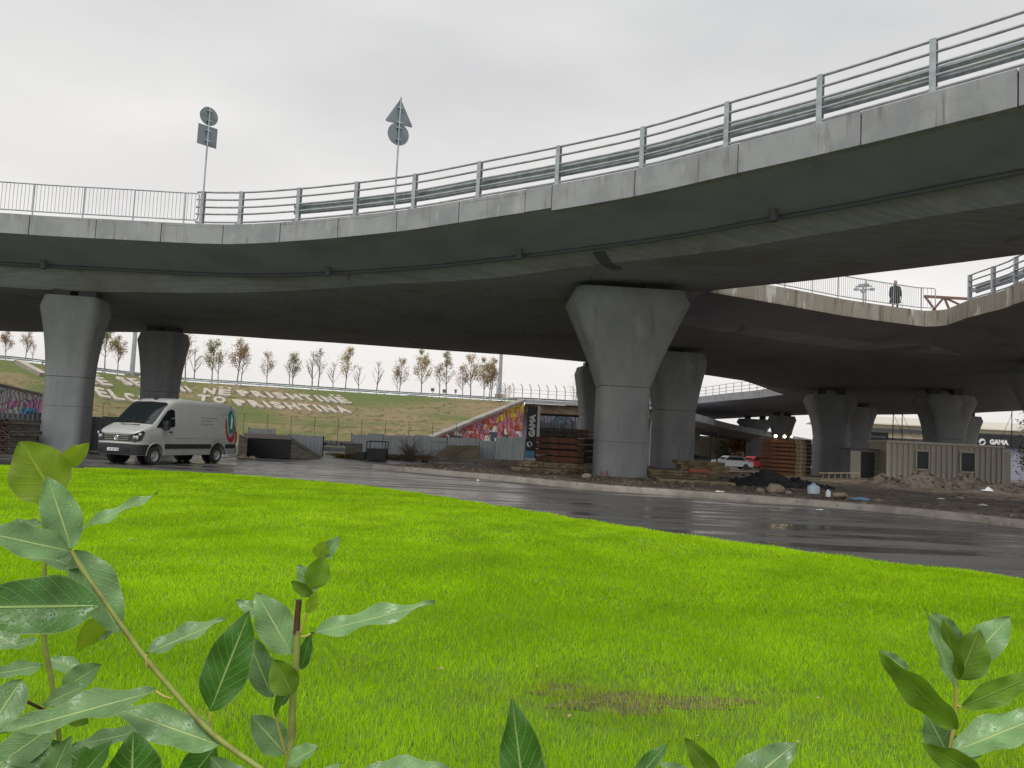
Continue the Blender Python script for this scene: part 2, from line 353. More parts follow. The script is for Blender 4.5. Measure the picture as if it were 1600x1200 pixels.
def loop_in(lp):
    n0=len(pts)
    for p in lp: pts.append(Vector((p.x,p.y)))
    n=len(lp)
    for i in range(n): edges.append((n0+i,n0+(i+1)%n))
loop_in(outer); loop_in(hole)
for path,sgn in ((NP,1),(SP,1),(RP,-1),(WFP,-1),(FP,1),(BFP,1)):
    for off in (D1,D2):
        last=None; dd=0
        while dd<path.L:
            q=path.at(dd)+path.nrm(dd)*off*sgn
            if ins(q.x,q.y) and abs(dist(q.x,q.y)-off)<.06:
                pts.append(Vector((q.x,q.y))); k=len(pts)-1
                if last is not None and (pts[k]-pts[last]).length<2.4: edges.append((last,k))
                last=k
            else: last=None
            dd+=.9
x=-55
while x<60:
    y=8
    while y<160:
        if ins(x,y):
            q=dist(x,y)
            if q>D2+.8 and not(abs(q-D2)<.5): pts.append(Vector((x+.01*y,y)))
        y+=2.0
    x+=2.0
vo,eo,fo,_,_,_=delaunay_2d_cdt(pts,edges,[],0,1e-4)
def deck_mesh():
    vs=[];fs=[];n=len(vo)
    und=[underside(v.x,v.y) for v in vo]; top=[Lf(v.x,v.y)-.12 for v in vo]
    for v,z in zip(vo,und): vs.append((v.x,v.y,z))
    for v,z in zip(vo,top): vs.append((v.x,v.y,z))
    mi=[]
    for f in fo:
        if len(f)<3: continue
        cx=sum(vo[i].x for i in f)/len(f); cy=sum(vo[i].y for i in f)/len(f)
        if ins(cx,cy):
            fs.append(tuple(f[::-1])); dd=dist(cx,cy); mi.append(1 if dd<D1 else 0)
            fs.append(tuple(i+n for i in f)); mi.append(1)
    return vs,fs,mi
vs,fs,mi=deck_mesh()
deck=empty('overpass_deck',(0,30,0),0,'wide grey concrete overpass deck that splits into ramps, carried on flared piers','overpass')
b=MB(); b.v=vs;b.f=fs;b.mi=mi
me=bpy.data.meshes.new('slab'); me.from_pydata([(v[0],v[1]-30,v[2]) for v in vs],[],fs); me.materials.append(m_soffit); me.materials.append(m_over)
me.polygons.foreach_set('material_index',mi); me.polygons.foreach_set('use_smooth',[True]*len(fs)); me.set_sharp_from_angle(angle=rad(9))
link('slab',me,deck)
def fascia(path, breaks, h, mt, sgn=1, thick=.28, name='fascia_panel', dz=0):
    for s0,s1 in zip(breaks,breaks[1:]):
        if s1-s0<.1: continue
        n=max(2,int((s1-s0)/.5)); rings=[]; hh=h(s0) if callable(h) else h
        jz=random.uniform(-.008,.008); jo=random.uniform(-.008,.008)
        for k in range(n+1):
            dd=s0+.015+(s1-s0-.03)*k/n; p=path.at(dd)+Vector((0,0,jz+dz)); nn=path.nrm(dd)*sgn
            rings.append([p+nn*jo,p+nn*(thick+jo),p+nn*(thick+jo)-Vector((0,0,hh)),p+nn*jo-Vector((0,0,hh))])
        m=MB().loft(rings); m.build(name,mt,deck,bevel=.012)
def fh(px): return .82 if px<855 else .9
jpx=[47,151,253,349,438,529,620,717,821,862,992,1153,1345,1590]
jd=[NP.near_px(p) for p in jpx]
br=[]; dd=jd[0]
while dd>0: dd-=3.1; br.insert(0,max(dd,0))
br+=jd; dd=jd[-1]
while dd<NP.L: dd+=4.2; br.append(min(dd,NP.L))
sjoin=NP.near_px(856)
fascia(NP,br,lambda s:.82 if s<sjoin else .9,m_fascia)
def even(L,st): 
    n=max(1,round(L/st)); return [L*i/n for i in range(n+1)]
fascia(SP,even(SP.L,3.0),.9,m_fascia2)
fascia(RP,even(RP.L,4.0),.9,m_fascia,-1)
fascia(FP,even(FP.L,6.0),.9,m_fascia)
fascia(WFP,even(WFP.L,6.0),.85,m_fascia,-1)
fascia(BFP,even(BFP.L,6.0),.9,m_fascia)
# drain pipe under the near overhang, with hangers and droppers
pp=[];dd=6
while dd<NP.L-1:
    p=NP.at(dd)+NP.nrm(dd)*2.75; pp.append(Vector((p.x,p.y,underside(p.x,p.y)-.075))); dd+=1.0
MB().tube(pp,.075,8).build('drain_pipe',m_pipe,deck,smooth=60)
for i in range(3,len(pp)-2,3):
    p=pp[i]; MB().box((p.x,p.y,p.z+.06),(.05,.2,.16)).build('pipe_hanger',m_pipe,deck)
for px in (25,470,765,1160):
    dd=NP.near_px(px)+.0; p=NP.at(dd)+NP.nrm(dd)*2.35; z=underside(p.x,p.y)
    MB().tube([(p.x,p.y,z+.1),(p.x,p.y,z-.38)],.13,10).build('drain_outlet',m_pipe,deck)
# expansion joint at the big pier: recess strip and diaphragm
j0=NP.near_px(878)
jr=[]
for off in (3.15,3.4,3.85,4.3,4.9):
    q=NP.at(j0)+NP.nrm(j0)*off; z=underside(q.x,q.y); t=NP.tan(j0)*.22; jr.append([Vector((q.x,q.y,z+.1))-t,Vector((q.x,q.y,z+.1))+t,Vector((q.x,q.y,z-.05))+t,Vector((q.x,q.y,z-.05))-t])
MB().loft(jr).build('expansion_joint',m_pipe,deck)
# ------------------------------------------------------------------ piers
def pier(px, Y, sw, hw, zb, ztop, label, sdw=None, hdw=None, rz=0, headh=None, lift=None, joints=(.3,), cv=1.12):
    X=at(px,650,Y).x; c=Vector((X,Y,0)); root=empty('bridge_pier',(X,Y,zb),rz,label,'pier','concrete piers of the overpass')
    sdw=sdw or sw*.8; hdw=hdw or sdw*1.15; Ht=ztop-zb
    headh=headh or Ht*.5; zh=ztop-headh
    def ring(w,d,z,ch):
        w/=2;d/=2; P=[(cx_+ch*math.cos(rad(a)),cy_+ch*math.sin(rad(a))) for cx_,cy_,a0 in ((w-ch,-d+ch,-90),(w-ch,d-ch,0),(-w+ch,d-ch,90),(-w+ch,-d+ch,180)) for a in (a0+6,a0+32,a0+58,a0+84)]
        return [Vector((a,b_,z-zb)) for a,b_ in P]
    ch=.52*sw/2.5
    n=6; sh=[ring(sw,sdw,zb-1.5,ch)]
    Mx=WM[root.name]
    sh=MB().loft([[Mx@q for q in ring(sw,sdw,z,ch)] for z in (zb-1.5,zh-.02)])
    sh.build('shaft',m_pier,root,smooth=40)
    rs=[]
    for k in range(9):
        t=k/8; 
        e=t**cv
        rs.append(ring(sw+.015+(hw-sw)*e,sdw+.015+(hdw-sdw)*e,zh+(headh-.55)*t,ch+(.0)*t))
    rs.append(ring(hw-.5*(hw/5.6),hdw-.25,ztop,ch))
    MB().loft([[Mx@q for q in r] for r in rs]).build('flared_head',m_pier,root,smooth=40)
    S_=Sf(X,Y)
    for sx in (-1,1):
        MB().box(Mx@Vector((sx*hw*.22,0,ztop-zb+(S_-ztop)/2)),(.75,.75,S_-ztop+.1),rz).build('bearing',m_dark,root)
    for f in joints:
        z=zb+Ht*f
        MB().loft([[Mx@q for q in ring(sw+.012,sdw+.012,z+a,ch)] for a in (-.008,.008)]).build('pour_joint',m_pipe,root)
    return root
def Sx(px,Y): 
    X=at(px,650,Y).x; return Sf(X,Y)
PIER0=pier(971,33,2.15,5.1,.12,H+6.45,'largest near concrete pier with broad trapezoid head beside the kerb',2.0,2.9,rad(3),headh=4.15,joints=(.2,))
pier(105,34.5,1.75,2.5,0,Sx(103,34.5)-.28,'leftmost tall concrete pier, in front of the dark grey fence',1.6,2.0,rad(8),cv=1.7,headh=3.6)
pier(247,46,1.9,2.6,0,Sx(247,46)-.3,'dark concrete pier standing behind the white van',1.6,1.9,rad(-6),cv=1.7,headh=3.6)
pier(1052,48,2.4,3.5,.35,Sx(1052,48)-.3,'concrete pier just behind the right side of the largest pier',2.3,2.8,rad(6),headh=3.6)
pier(931,58,2.3,3.2,.1,Sx(931,58)-.3,'concrete pier half hidden behind the left side of the largest pier',2.2,2.6,rad(10),headh=3.6)
pier(1296,67,2.3,3.95,-.6,Sx(1296,67)-.55,'concrete pier between the tall orange rusty stack and the site cabin door',2.3,2.8,rad(0),cv=1.7,headh=3.6)
pier(1475,63,2.7,4.3,0,Sx(1475,63)-.5,'concrete pier rising behind the cream site cabin',2.3,2.8,rad(0),cv=1.7,headh=3.6)
pier(1338,82,2.4,3.6,-.7,Sx(1338,82)-.5,'concrete pier behind the right side of the pier next to the orange stack',2.2,2.7,rad(10),cv=1.7,headh=3.4)
pier(1222,104,2.1,3.3,-.8,Sx(1222,104)-.5,'small far pier above the lamps on the orange rusty stack',2.0,2.5,0,cv=1.7,headh=3.4)
pier(1180,117,2.2,5.2,-.8,Sx(1180,117)-.6,'farthest broad headed pier under the curved ramp, by the red car',2.0,2.5,0,cv=1.7,headh=3.4)
pier(1506,88,2.2,3.4,-.6,Sx(1506,88)-.5,'far pier peeping out right of the pier behind the cabin',2.0,2.5,rad(8),cv=1.7,headh=3.4)
pier(1656,47,2.5,5.6,0,Sx(1642,47)-.4,'pier at the right edge of the view with only its flared head showing',2.2,2.8,rad(5),headh=3.9)
# ------------------------------------------------------------------ railings on the near deck
def railing(path, s0, s1, posts, label, hgt=1.4, rails=(.97,.75,.525,.32,.08), wbeam=None, wset=.38, pw=.16, group=None, nm='bridge_railing', inn=.18, sgn=1, wlab=True):
    o=path.at((s0+s1)/2); root=empty(nm,(o.x,o.y,o.z),0,label,'railing',group)
    for s in posts:
        p=path.at(s)+path.nrm(s)*inn*sgn; t=path.tan(s); a=math.atan2(t.y,t.x)
        m=MB(); R_=Matrix.Rotation(a,3,'Z')
        zc=p.z+hgt/2-.01
        m.box((p.x,p.y,zc),(pw*.16,pw,hgt),a)
        m.box(Vector((p.x,p.y,zc))+R_@Vector((0,pw/2,0)),(pw*.95,.014,hgt),a).box(Vector((p.x,p.y,zc))-R_@Vector((0,pw/2,0)),(pw*.95,.014,hgt),a)
        m.box((p.x,p.y,p.z+.012),(.3,.3,.025),a)
        m.build('post',m_galv,root)
    n=max(2,int((s1-s0)/.8))
    for f in rails:
        P=[]
        for k in range(n+1):
            s=s0+(s1-s0)*k/n; p=path.at(s)+path.nrm(s)*(inn-.02)*sgn; P.append((p.x,p.y,p.z+hgt*f))
        MB().tube(P,.041,8).build('rail',m_galv_d,root,smooth=60)
    if wbeam:
        a0,a1=wbeam; n=max(2,int((a1-a0)/.6)); rings=[]
        prof=[(0,-.155),(.02,-.13),(.075,-.11),(.08,-.07),(.02,-.03),(.01,0),(.02,.03),(.08,.07),(.075,.11),(.02,.13),(0,.155)]
        prof2=[(u+.006,v) for u,v in prof][::-1]
        for k in range(n+1):
            s=a0+(a1-a0)*k/n; p=path.at(s); nn=path.nrm(s)*sgn
            rings.append([p+nn*(inn+wset-u)+Vector((0,0,.66+v*1.4)) for u,v in prof+prof2])
        MB().loft(rings).build('crash_beam',m_galv,root,smooth=40)
        for s in posts:
            if a0<=s<=a1:
                p=path.at(s)+path.nrm(s)*(inn+wset*.5)*sgn; t=path.tan(s)
                MB().box((p.x,p.y,p.z+.64),(.1,wset,.12),math.atan2(t.y,t.x)).build('spacer',m_galv,root)
    return root
ppx=[312,372,462,551,643,743,866,1000,1130,1277,1456]
ps=[NP.near_px(p) for p in ppx]
e=ps[-1]
while e<NP.L-2.5: e+=2.45; ps.append(e)
s0=NP.near_px(312)
railing(NP,NP.near_px(303),NP.L-.5,ps,'long galvanised traffic railing of pipes and posts along the near edge of the overpass',wbeam=(NP.near_px(447),NP.L-.5))
def barfence(path,s0,s1,label,hgt=1.3,posts=2.0,inn=.15,round_end=1,bar=.15,low=.18,group=None,sgn=1,r=.024):
    o=path.at((s0+s1)/2); root=empty('pedestrian_railing',(o.x,o.y,o.z),0,label,'railing',group)
    def P(s,z): p=path.at(s)+path.nrm(s)*inn*sgn; return Vector((p.x,p.y,p.z+z))
    n=max(2,int((s1-s0)/.8)); top=[P(s0+(s1-s0)*k/n,hgt) for k in range(n)]; 
    e=s1 if round_end>0 else s0
    top=[P(s0+(s1-s0)*k/n,hgt) for k in range(n+1)]; bot=[P(s0+(s1-s0)*k/n,low) for k in range(n+1)]
    if round_end>0:
        top[-1]=P(s1-.12,hgt); bot[-1]=P(s1-.12,low)
        frame=top+[P(s1-.03,hgt-.03),P(s1,hgt-.12)]+[P(s1,low+.12),P(s1-.03,low+.03)]+bot[::-1]
        MB().tube(frame,r*1.15,8).build('frame',m_galv_d,root,smooth=60)
    else:
        MB().tube(top,r*1.15,8).build('top_rail',m_galv_d,root,smooth=60); MB().tube(bot,r*1.15,8).build('bottom_rail',m_galv_d,root,smooth=60)
    s=s1-.55
    while s>s0:
        MB().tube([P(s,-.02),P(s,hgt)],r*1.1,6).build('post',m_galv_d,root); s-=posts
    s=s1-.15
    base=None
    while s>s0:
        a,b_=P(s,low),P(s,hgt)
        if base is None:
            base=MB().tube([Vector((0,0,0)),Vector((0,0,hgt-low))],.0105,5).build('bar',m_galv_d,root,local=False); bo=base
        else:
            bo=base.copy(); COL.objects.link(bo)
        bo.location=a-Vector((o.x,o.y,o.z)); s-=bar
    return root
barfence(NP,NP.near_px(-45),NP.near_px(305),'grey pedestrian railing of thin upright bars at the left end of the overpass')
# small scupper stubs on the kerb top at left
# second deck (behind the gap)
sA=SP.near_px(1215); sB=SP.near_px(1459); 
barfence(SP,.5,sB,'pedestrian railing of thin upright bars in front of the walking person on the far deck',hgt=1.3,inn=.2)
rs0=None
for i in range(int(SP.L*10)):
    q=SP.at(i/10)
    if q.y<39.2 and q.x>22: rs0=i/10;break
pl=[rs0+.1+2.0*k for k in range(int((SP.L-rs0)/2))]
railing(SP,rs0,SP.L-.2,pl,'short galvanised traffic railing on the stained deck at the right edge of the view',wbeam=(rs0,SP.L-.3),inn=.2)
# far ramp railing
def simple_rail(path,s0,s1,label,step=2.0,hgt=1.2,zs=(.98,.6,.25),r=.03,posts_r=.045,inn=.2,sgn=1,nm='ramp_railing'):
    o=path.at((s0+s1)/2); root=empty(nm,(o.x,o.y,o.z),0,label,'railing')
    n=max(2,int((s1-s0)/2)); 
    for f in zs: MB().tube([path.at(s0+(s1-s0)*k/n)+path.nrm(s0+(s1-s0)*k/n)*inn*sgn+Vector((0,0,hgt*f)) for k in range(n+1)],r,5).build('rail',m_galv_d,root)
    base=MB().tube([(0,0,0),(0,0,hgt)],posts_r,5).build('post',m_galv_d,root,local=False); s=s0;f=1
    while s<s1:
        p=path.at(s)+path.nrm(s)*inn*sgn-o; q=base if f else base.copy()
        if not f: COL.objects.link(q)
        f=0;q.location=p;s+=step
    return root
simple_rail(FP,1,FP.L-1,'thin grey railing along the curved far ramp seen right of the middle piers')
# ------------------------------------------------------------------ ground, road, lawn
lawn_e=[(-160,735),(0,729),(150,733),(350,743),(470,752),(600,765),(800,797),(1000,829),(1200,857),(1400,884),(1600,909),(1800,935)]
le=[hit(a,b,0) for a,b in lawn_e]
le=[Vector((-60,27,0)),Vector((-40,25.5,0))]+le[1:]+[le[-1]+Vector((6,-3.4,0))]
LE=spline(le,.6)
lawn_poly=LE+[Vector((16,-8,0)),Vector((-60,-8,0))]
la,lb=seg_arr(lawn_poly)
kerb_e=[(582,733),(640,738),(700,743.5),(800,753),(930,766),(1040,774),(1140,781),(1300,794),(1450,808),(1600,826),(1800,850)]
ke=[hit(a,b,0) for a,b in kerb_e]; ke.append(ke[-1]+Vector((8,-6,0)))
KE=spline(ke,.6); KP=Path(KE)
def gz(x,y):
    z=-.03
    if y>45 and x>5: z-= .75*min(1,max(0,(y-50)/20))*min(1,(x-5)/12)
    return z
def smoothrand(seed):
    rr=random.Random(seed); cs=[(rr.uniform(-1,1),rr.uniform(-1,1),rr.uniform(0,6.28)) for _ in range(8)]
    def f(x,y,s): return sum(math.sin((a*x+b_*y)*s+c) for a,b_,c in cs)/8
    return f
nz=smoothrand(3)
g=MB(); xs=list(range(-400,-60,20))+list(np.arange(-60,70,2.0))+list(range(70,420,20)); ys=[-60,-30]+list(np.arange(-10,140,2.0))+list(range(140,700,30))
g.v=[(x,y,gz(x,y)) for y in ys for x in xs]; nx=len(xs)
g.f=[(j*nx+i,j*nx+i+1,(j+1)*nx+i+1,(j+1)*nx+i) for j in range(len(ys)-1) for i in range(nx-1)]; g.mi=[0]*len(g.f)
o=g.build('ground',m_dirt,smooth=180); tag(o,kind='structure')
# asphalt
m_road=bpy.data.materials.new('wet asphalt'); m_road.use_nodes=True
def road_nodes():
    t=m_road.node_tree; b=t.nodes['Principled BSDF']; L=t.links.new; tc=N(t,'ShaderNodeTexCoord')
    mp=N(t,'ShaderNodeMapping'); mp.inputs['Rotation'].default_value=(0,0,rad(33)); mp.inputs['Scale'].default_value=(.16,1.3,1); L(tc.outputs['Object'],mp.inputs[0])
    n1=N(t,'ShaderNodeTexNoise'); n1.inputs['Scale'].default_value=1.0; n1.inputs['Detail'].default_value=6; n1.inputs['Roughness'].default_value=.6; n1.inputs['Distortion'].default_value=.4; L(mp.outputs[0],n1.inputs[0])
    mr=N(t,'ShaderNodeMapRange',interpolation_type='SMOOTHSTEP'); mr.inputs[1].default_value=.40; mr.inputs[2].default_value=.58; mr.inputs[3].default_value=.07; mr.inputs[4].default_value=.50; L(n1.outputs[0],mr.inputs[0]); L(mr.outputs[0],b.inputs['Roughness'])
    n2=N(t,'ShaderNodeTexNoise'); n2.inputs['Scale'].default_value=60; n2.inputs['Detail'].default_value=4; L(tc.outputs['Object'],n2.inputs[0])
    cr1=N(t,'ShaderNodeValToRGB'); cr1.color_ramp.elements[0].position=.35; cr1.color_ramp.elements[0].color=(.028,.027,.027,1); cr1.color_ramp.elements[1].position=.68; cr1.color_ramp.elements[1].color=(.078,.075,.073,1); L(n2.outputs[0],cr1.inputs[0])
    mr2=N(t,'ShaderNodeMapRange'); mr2.inputs[1].default_value=.4; mr2.inputs[2].default_value=.62; mr2.inputs[3].default_value=.0; mr2.inputs[4].default_value=.45; L(n1.outputs[0],mr2.inputs[0])
    mxx=N(t,'ShaderNodeMix',data_type='RGBA'); L(mr2.outputs[0],mxx.inputs[0]); L(cr1.outputs[0],mxx.inputs[6]); mxx.inputs[7].default_value=(.115,.108,.10,1); L(mxx.outputs[2],b.inputs['Base Color'])
    bp=N(t,'ShaderNodeBump'); bp.inputs['Strength'].default_value=.25; bp.inputs['Distance'].default_value=.006; L(n2.outputs[0],bp.inputs['Height'])
    n3=N(t,'ShaderNodeTexNoise'); n3.inputs['Scale'].default_value=2.2; n3.inputs['Detail'].default_value=3; L(tc.outputs['Object'],n3.inputs[0])
    bp2=N(t,'ShaderNodeBump'); bp2.inputs['Strength'].default_value=.08; bp2.inputs['Distance'].default_value=.02; L(n3.outputs[0],bp2.inputs['Height']); L(bp.outputs[0],bp2.inputs['Normal']); L(bp2.outputs[0],b.inputs['Normal'])
    b.inputs['Specular IOR Level'].default_value=.6
road_nodes()
def poly_obj(name, loop, z, mt, kind='structure'):
    vo2,_,fo2,_,_,_=delaunay_2d_cdt([Vector((p.x,p.y)) for p in loop],[],[list(range(len(loop)))],1,1e-4)
    m=MB(); m.v=[(v.x,v.y,z) for v in vo2]; m.f=[tuple(f) for f in fo2]; m.mi=[0]*len(m.f)
    o=m.build(name,mt); tag(o,kind=kind); return o
isl_back=[hit(590,731.5,0),hit(660,732,0),hit(760,735,0),hit(830,739,0),Vector((6,45,0)),Vector((9,52,0))]
road_loop=[Vector((-60,24.5,0))]+[p for p in LE[2:]]+[Vector((22,5,0))]+KE[::-1]+isl_back+[Vector((6,56,0)),Vector((-8,56,0)),Vector((-20,50,0)),Vector((-60,44,0))]
# pull the road a little under the lawn edge
road_loop=[Vector((p.x,p.y,0)) for p in road_loop]
rl=[Vector((-60,20,0))]+[Vector((p.x*1.0-.25,p.y-.35,0)) for p in LE[3:]]+road_loop[len(LE)-1:]
poly_obj('road',rl,.004,m_road)
# kerb: lumpy concrete kerb round the island
def kerb_mesh():
    ring=[]; n=int(KP.L/.35); rings=[]
    for k in range(n+1):
        s=KP.L*k/n; p=KP.at(s); nn=KP.nrm(s); w=.62+.05*nz(s,3,2.1); h=.2+.02*nz(s,9,1.9)
        o_=.04*nz(s,1,1.3)
        prof=[(0,-.05),(.02,h*.75),(.07,h),(w*.55,h+.01),(w,h-.03),(w+.06,-.05)]
        rings.append([Vector((p.x,p.y,0))+nn*(u+o_)+Vector((0,0,v)) for u,v in prof])
    return rings
kr=kerb_mesh()
kerb=MB().loft(kr).build('kerb',m_kerb,smooth=40); tag(kerb,kind='structure')
kb=Path(spline([hit(588,731,0),hit(660,731.5,0),hit(760,733.5,0),hit(825,736,0)],.8))
rings=[]
for k in range(20):
    s=kb.L*k/19; p=kb.at(s); nn=kb.nrm(s); rings.append([p+Vector((0,y,z)) for y,z in ((-.1,-.05),(-.08,.16),(.25,.17),(.28,-.05))])
o=MB().loft(rings).build('kerb',m_kerb); tag(o,kind='structure')
wl=[at(560,716,47),at(825,722,47)]
o=MB().beam((wl[0].x,47,.12),(wl[1].x,46.2,.15),.3,.34).build('low_wall',m_kerb,bevel=.02); tag(o,'low pale concrete wall edge across the far side of the road before the sheet metal fence','low wall')
# dirt field inside the island
df=MB(); xs=np.arange(-6,60,.5); ys=np.arange(8,70,.5)
KA=np.array([(p.x,p.y) for p in KE])
def dirt_h(x,y):
    dd=np.hypot(KA[:,0]-x,KA[:,1]-y); i=int(dd.argmin()); s=KP.c[i]; nn=KP.nrm(s); sd_=(x-KA[i,0])*nn.x+(y-KA[i,1])*nn.y
    return sd_
idx={}
islB=[(p.x,p.y) for p in isl_back]
ia,ib=seg_arr(KE+[Vector((60,8,0)),Vector((60,70,0)),Vector((12,70,0)),Vector((9,52,0)),Vector((6,45,0))]+[hit(830,739,0),hit(760,735,0),hit(660,732,0)])
for y in ys:
    for x in xs:
        if not inside(x,y,ia,ib): continue
        sd_=dirt_h(x,y)
        if sd_<.3: continue
        t=min(1,(sd_-.3)/3); z=.12+.16*t+ (.07*nz(x,y,1.3)+.05*nz(y,x,3.1))*min(1,sd_/2)
        if y>46 and x>5: z-=.95*min(1,(y-46)/20)*min(1,(x-5)/10)
        idx[(round(x*2),round(y*2))]=len(df.v); df.v.append((x,y,z))
for (i,j),k in idx.items():
    q=[(i,j),(i+1,j),(i+1,j+1),(i,j+1)]
    if all(a in idx for a in q): df.f.append(tuple(idx[a] for a in q)); df.mi.append(0)
o=df.build('bare_earth',m_dirt,smooth=180); tag(o,kind='structure')
# lawn
m_turf=nmat('lawn soil',[(.09,.17,.010),((.09,.065,.04),V1,1.1,.62,.7,5),((.06,.12,.008),V1,6,.45,.65,4)],(.9,.95),bump=.6,bscale=30)  # dark green base puts the shade between the blades into the colour
def lz(x,y): return .06+.05*nz(x,y,.5)
lm=MB(); idx={}
xs=np.arange(-60,18,.5); ys=np.arange(-8,28,.5)
LA=np.array([(p.x,p.y) for p in LE])
for y in ys:
    for x in xs:
        if inside(x,y,la,lb):
            dd=np.hypot(LA[:,0]-x,LA[:,1]-y).min()
            if dd<.3: continue
            idx[(round(x*2),round(y*2))]=len(lm.v); lm.v.append((x,y,lz(x,y)*min(1,dd)))
for (i,j),k in idx.items():
    q=[(i,j),(i+1,j),(i+1,j+1),(i,j+1)]
    if all(a in idx for a in q): lm.f.append(tuple(idx[a] for a in q)); lm.mi.append(0)
o=lm.build('lawn_soil',m_turf,smooth=180); tag(o,kind='structure')
m_bare=nmat('bare lawn soil',[(.12,.09,.045),((.07,.055,.025),V1,9,.4,.6,5),((.22,.17,.12),V1,30,.58,.7,3)],(.85,.95),bump=.6,bscale=40)
for (cx,cy,rx_,ry_) in ((.9,5.3,.7,.24),):
    m=MB(); m.v.append((cx,cy,lz(cx,cy)+.012))
    for k in range(30):
        t=k/30*6.2832; q=1+.28*math.sin(3*t+cx)+.16*math.sin(7*t+cy)+.1*math.sin(13*t); x=cx+rx_*q*math.cos(t); y=cy+ry_*q*math.sin(t); m.v.append((x,y,lz(x,y)+.004))
    for k in range(30): m.f.append((0,1+k,1+(k+1)%30)); m.mi.append(0)
    tag(m.build('bare_soil_patch',m_bare),kind='structure')
poly_obj('lawn_edge',[Vector((p.x,p.y,0)) for p in lawn_poly],.018,m_turf)
LPth=Path(LE); rings=[]
for k in range(int(LPth.L/.5)+1):
    p=LPth.at(k*.5); nn=LPth.nrm(k*.5); rings.append([p+nn*u+Vector((0,0,v)) for u,v in ((-.02,-.03),(-.02,.03),(.09,.028),(.1,-.03))])
tag(MB().loft(rings).build('lawn_edging',m_kerb),kind='structure')
fl_=MB(); rr=random.Random(9)
for k in range(70):
    y=rr.uniform(3.6,14); x=rr.uniform(-.6*y,.6*y)
    if not inside(x,y,la,lb): continue
    sz=rr.uniform(.012,.03); a_=rr.uniform(0,6.28); z_=lz(x,y)+rr.uniform(.03,.05); c_,s_=math.cos(a_)*sz,math.sin(a_)*sz
    fl_.add([(x-c_,y-s_,z_),(x+s_*.5,y-c_*.5,z_+sz*.4),(x+c_,y+s_,z_+.004),(x-s_*.5,y+c_*.5,z_+sz*.5)],[(0,1,2,3)])
tag(fl_.build('fallen_leaves',mat('dry fallen leaf',(.42,.30,.15),.8)),'scattered tiny dry leaves and bits lying in the lawn','leaves',kind='stuff')
# grass blades, one mesh
m_grass=bpy.data.materials.new('grass blades'); m_grass.use_nodes=True
def grass_nodes():
    t=m_grass.node_tree; b=t.nodes['Principled BSDF']; L=t.links.new
    at_=N(t,'ShaderNodeAttribute',attribute_name='tint'); tc=N(t,'ShaderNodeTexCoord')
    cr1=N(t,'ShaderNodeValToRGB'); e=cr1.color_ramp.elements
    e[0].position=0; e[0].color=(.30,.52,.002,1); e[1].position=1; e[1].color=(.64,.90,.02,1)
    e2=cr1.color_ramp.elements.new(.55); e2.color=(.46,.76,.003,1)
    L(at_.outputs['Fac'],cr1.inputs[0])
    n=N(t,'ShaderNodeTexNoise'); n.inputs['Scale'].default_value=.8; n.inputs['Detail'].default_value=5; L(tc.outputs['Object'],n.inputs[0])
    mr=N(t,'ShaderNodeMapRange'); mr.inputs[1].default_value=.3; mr.inputs[2].default_value=.7; mr.inputs[3].default_value=.84; mr.inputs[4].default_value=1.08; L(n.outputs[0],mr.inputs[0])
    vm=N(t,'ShaderNodeVectorMath',operation='SCALE'); L(cr1.outputs[0],vm.inputs[0]); L(mr.outputs[0],vm.inputs['Scale'])
    dry=N(t,'ShaderNodeAttribute',attribute_name='dry'); mxx=N(t,'ShaderNodeMix',data_type='RGBA'); L(dry.outputs['Fac'],mxx.inputs[0]); L(vm.outputs[0],mxx.inputs[6]); mxx.inputs[7].default_value=(.36,.30,.12,1)
    L(mxx.outputs[2],b.inputs['Base Color']); b.inputs['Roughness'].default_value=.6; b.inputs['Specular IOR Level'].default_value=.25
    tr=N(t,'ShaderNodeBsdfTranslucent'); L(mxx.outputs[2],tr.inputs[0]); ms=N(t,'ShaderNodeMixShader'); ms.inputs[0].default_value=.5
    L(b.outputs[0],ms.inputs[1]); L(tr.outputs[0],ms.inputs[2]); L(ms.outputs[0],t.nodes['Material Output'].inputs[0])
grass_nodes()
def vnoise(x,y,s,seed):
    rs=np.random.RandomState(seed); G=rs.rand(64,64); x=x*s+100; y=y*s+100
    xi=np.floor(x).astype(int); yi=np.floor(y).astype(int); fx=x-xi; fy=y-yi; fx=fx*fx*(3-2*fx); fy=fy*fy*(3-2*fy)
    g_=lambda a,b: G[a%64,b%64]
    return (g_(xi,yi)*(1-fx)+g_(xi+1,yi)*fx)*(1-fy)+(g_(xi,yi+1)*(1-fx)+g_(xi+1,yi+1)*fx)*fy
def inpoly(X,Y,a,b):
    c=np.zeros(len(X),bool)
    for (x1,y1),(x2,y2) in zip(a,b):
        if y1==y2: continue
        m_=((y1>Y)!=(y2>Y))&(X<(x2-x1)*(Y-y1)/(y2-y1)+x1); c^=m_
    return c
def lz_np(X,Y):
    rr=random.Random(3); cs=[(rr.uniform(-1,1),rr.uniform(-1,1),rr.uniform(0,6.28)) for _ in range(8)]
    return .06+.05*sum(np.sin((a*X+b_*Y)*.5+c) for a,b_,c in cs)/8
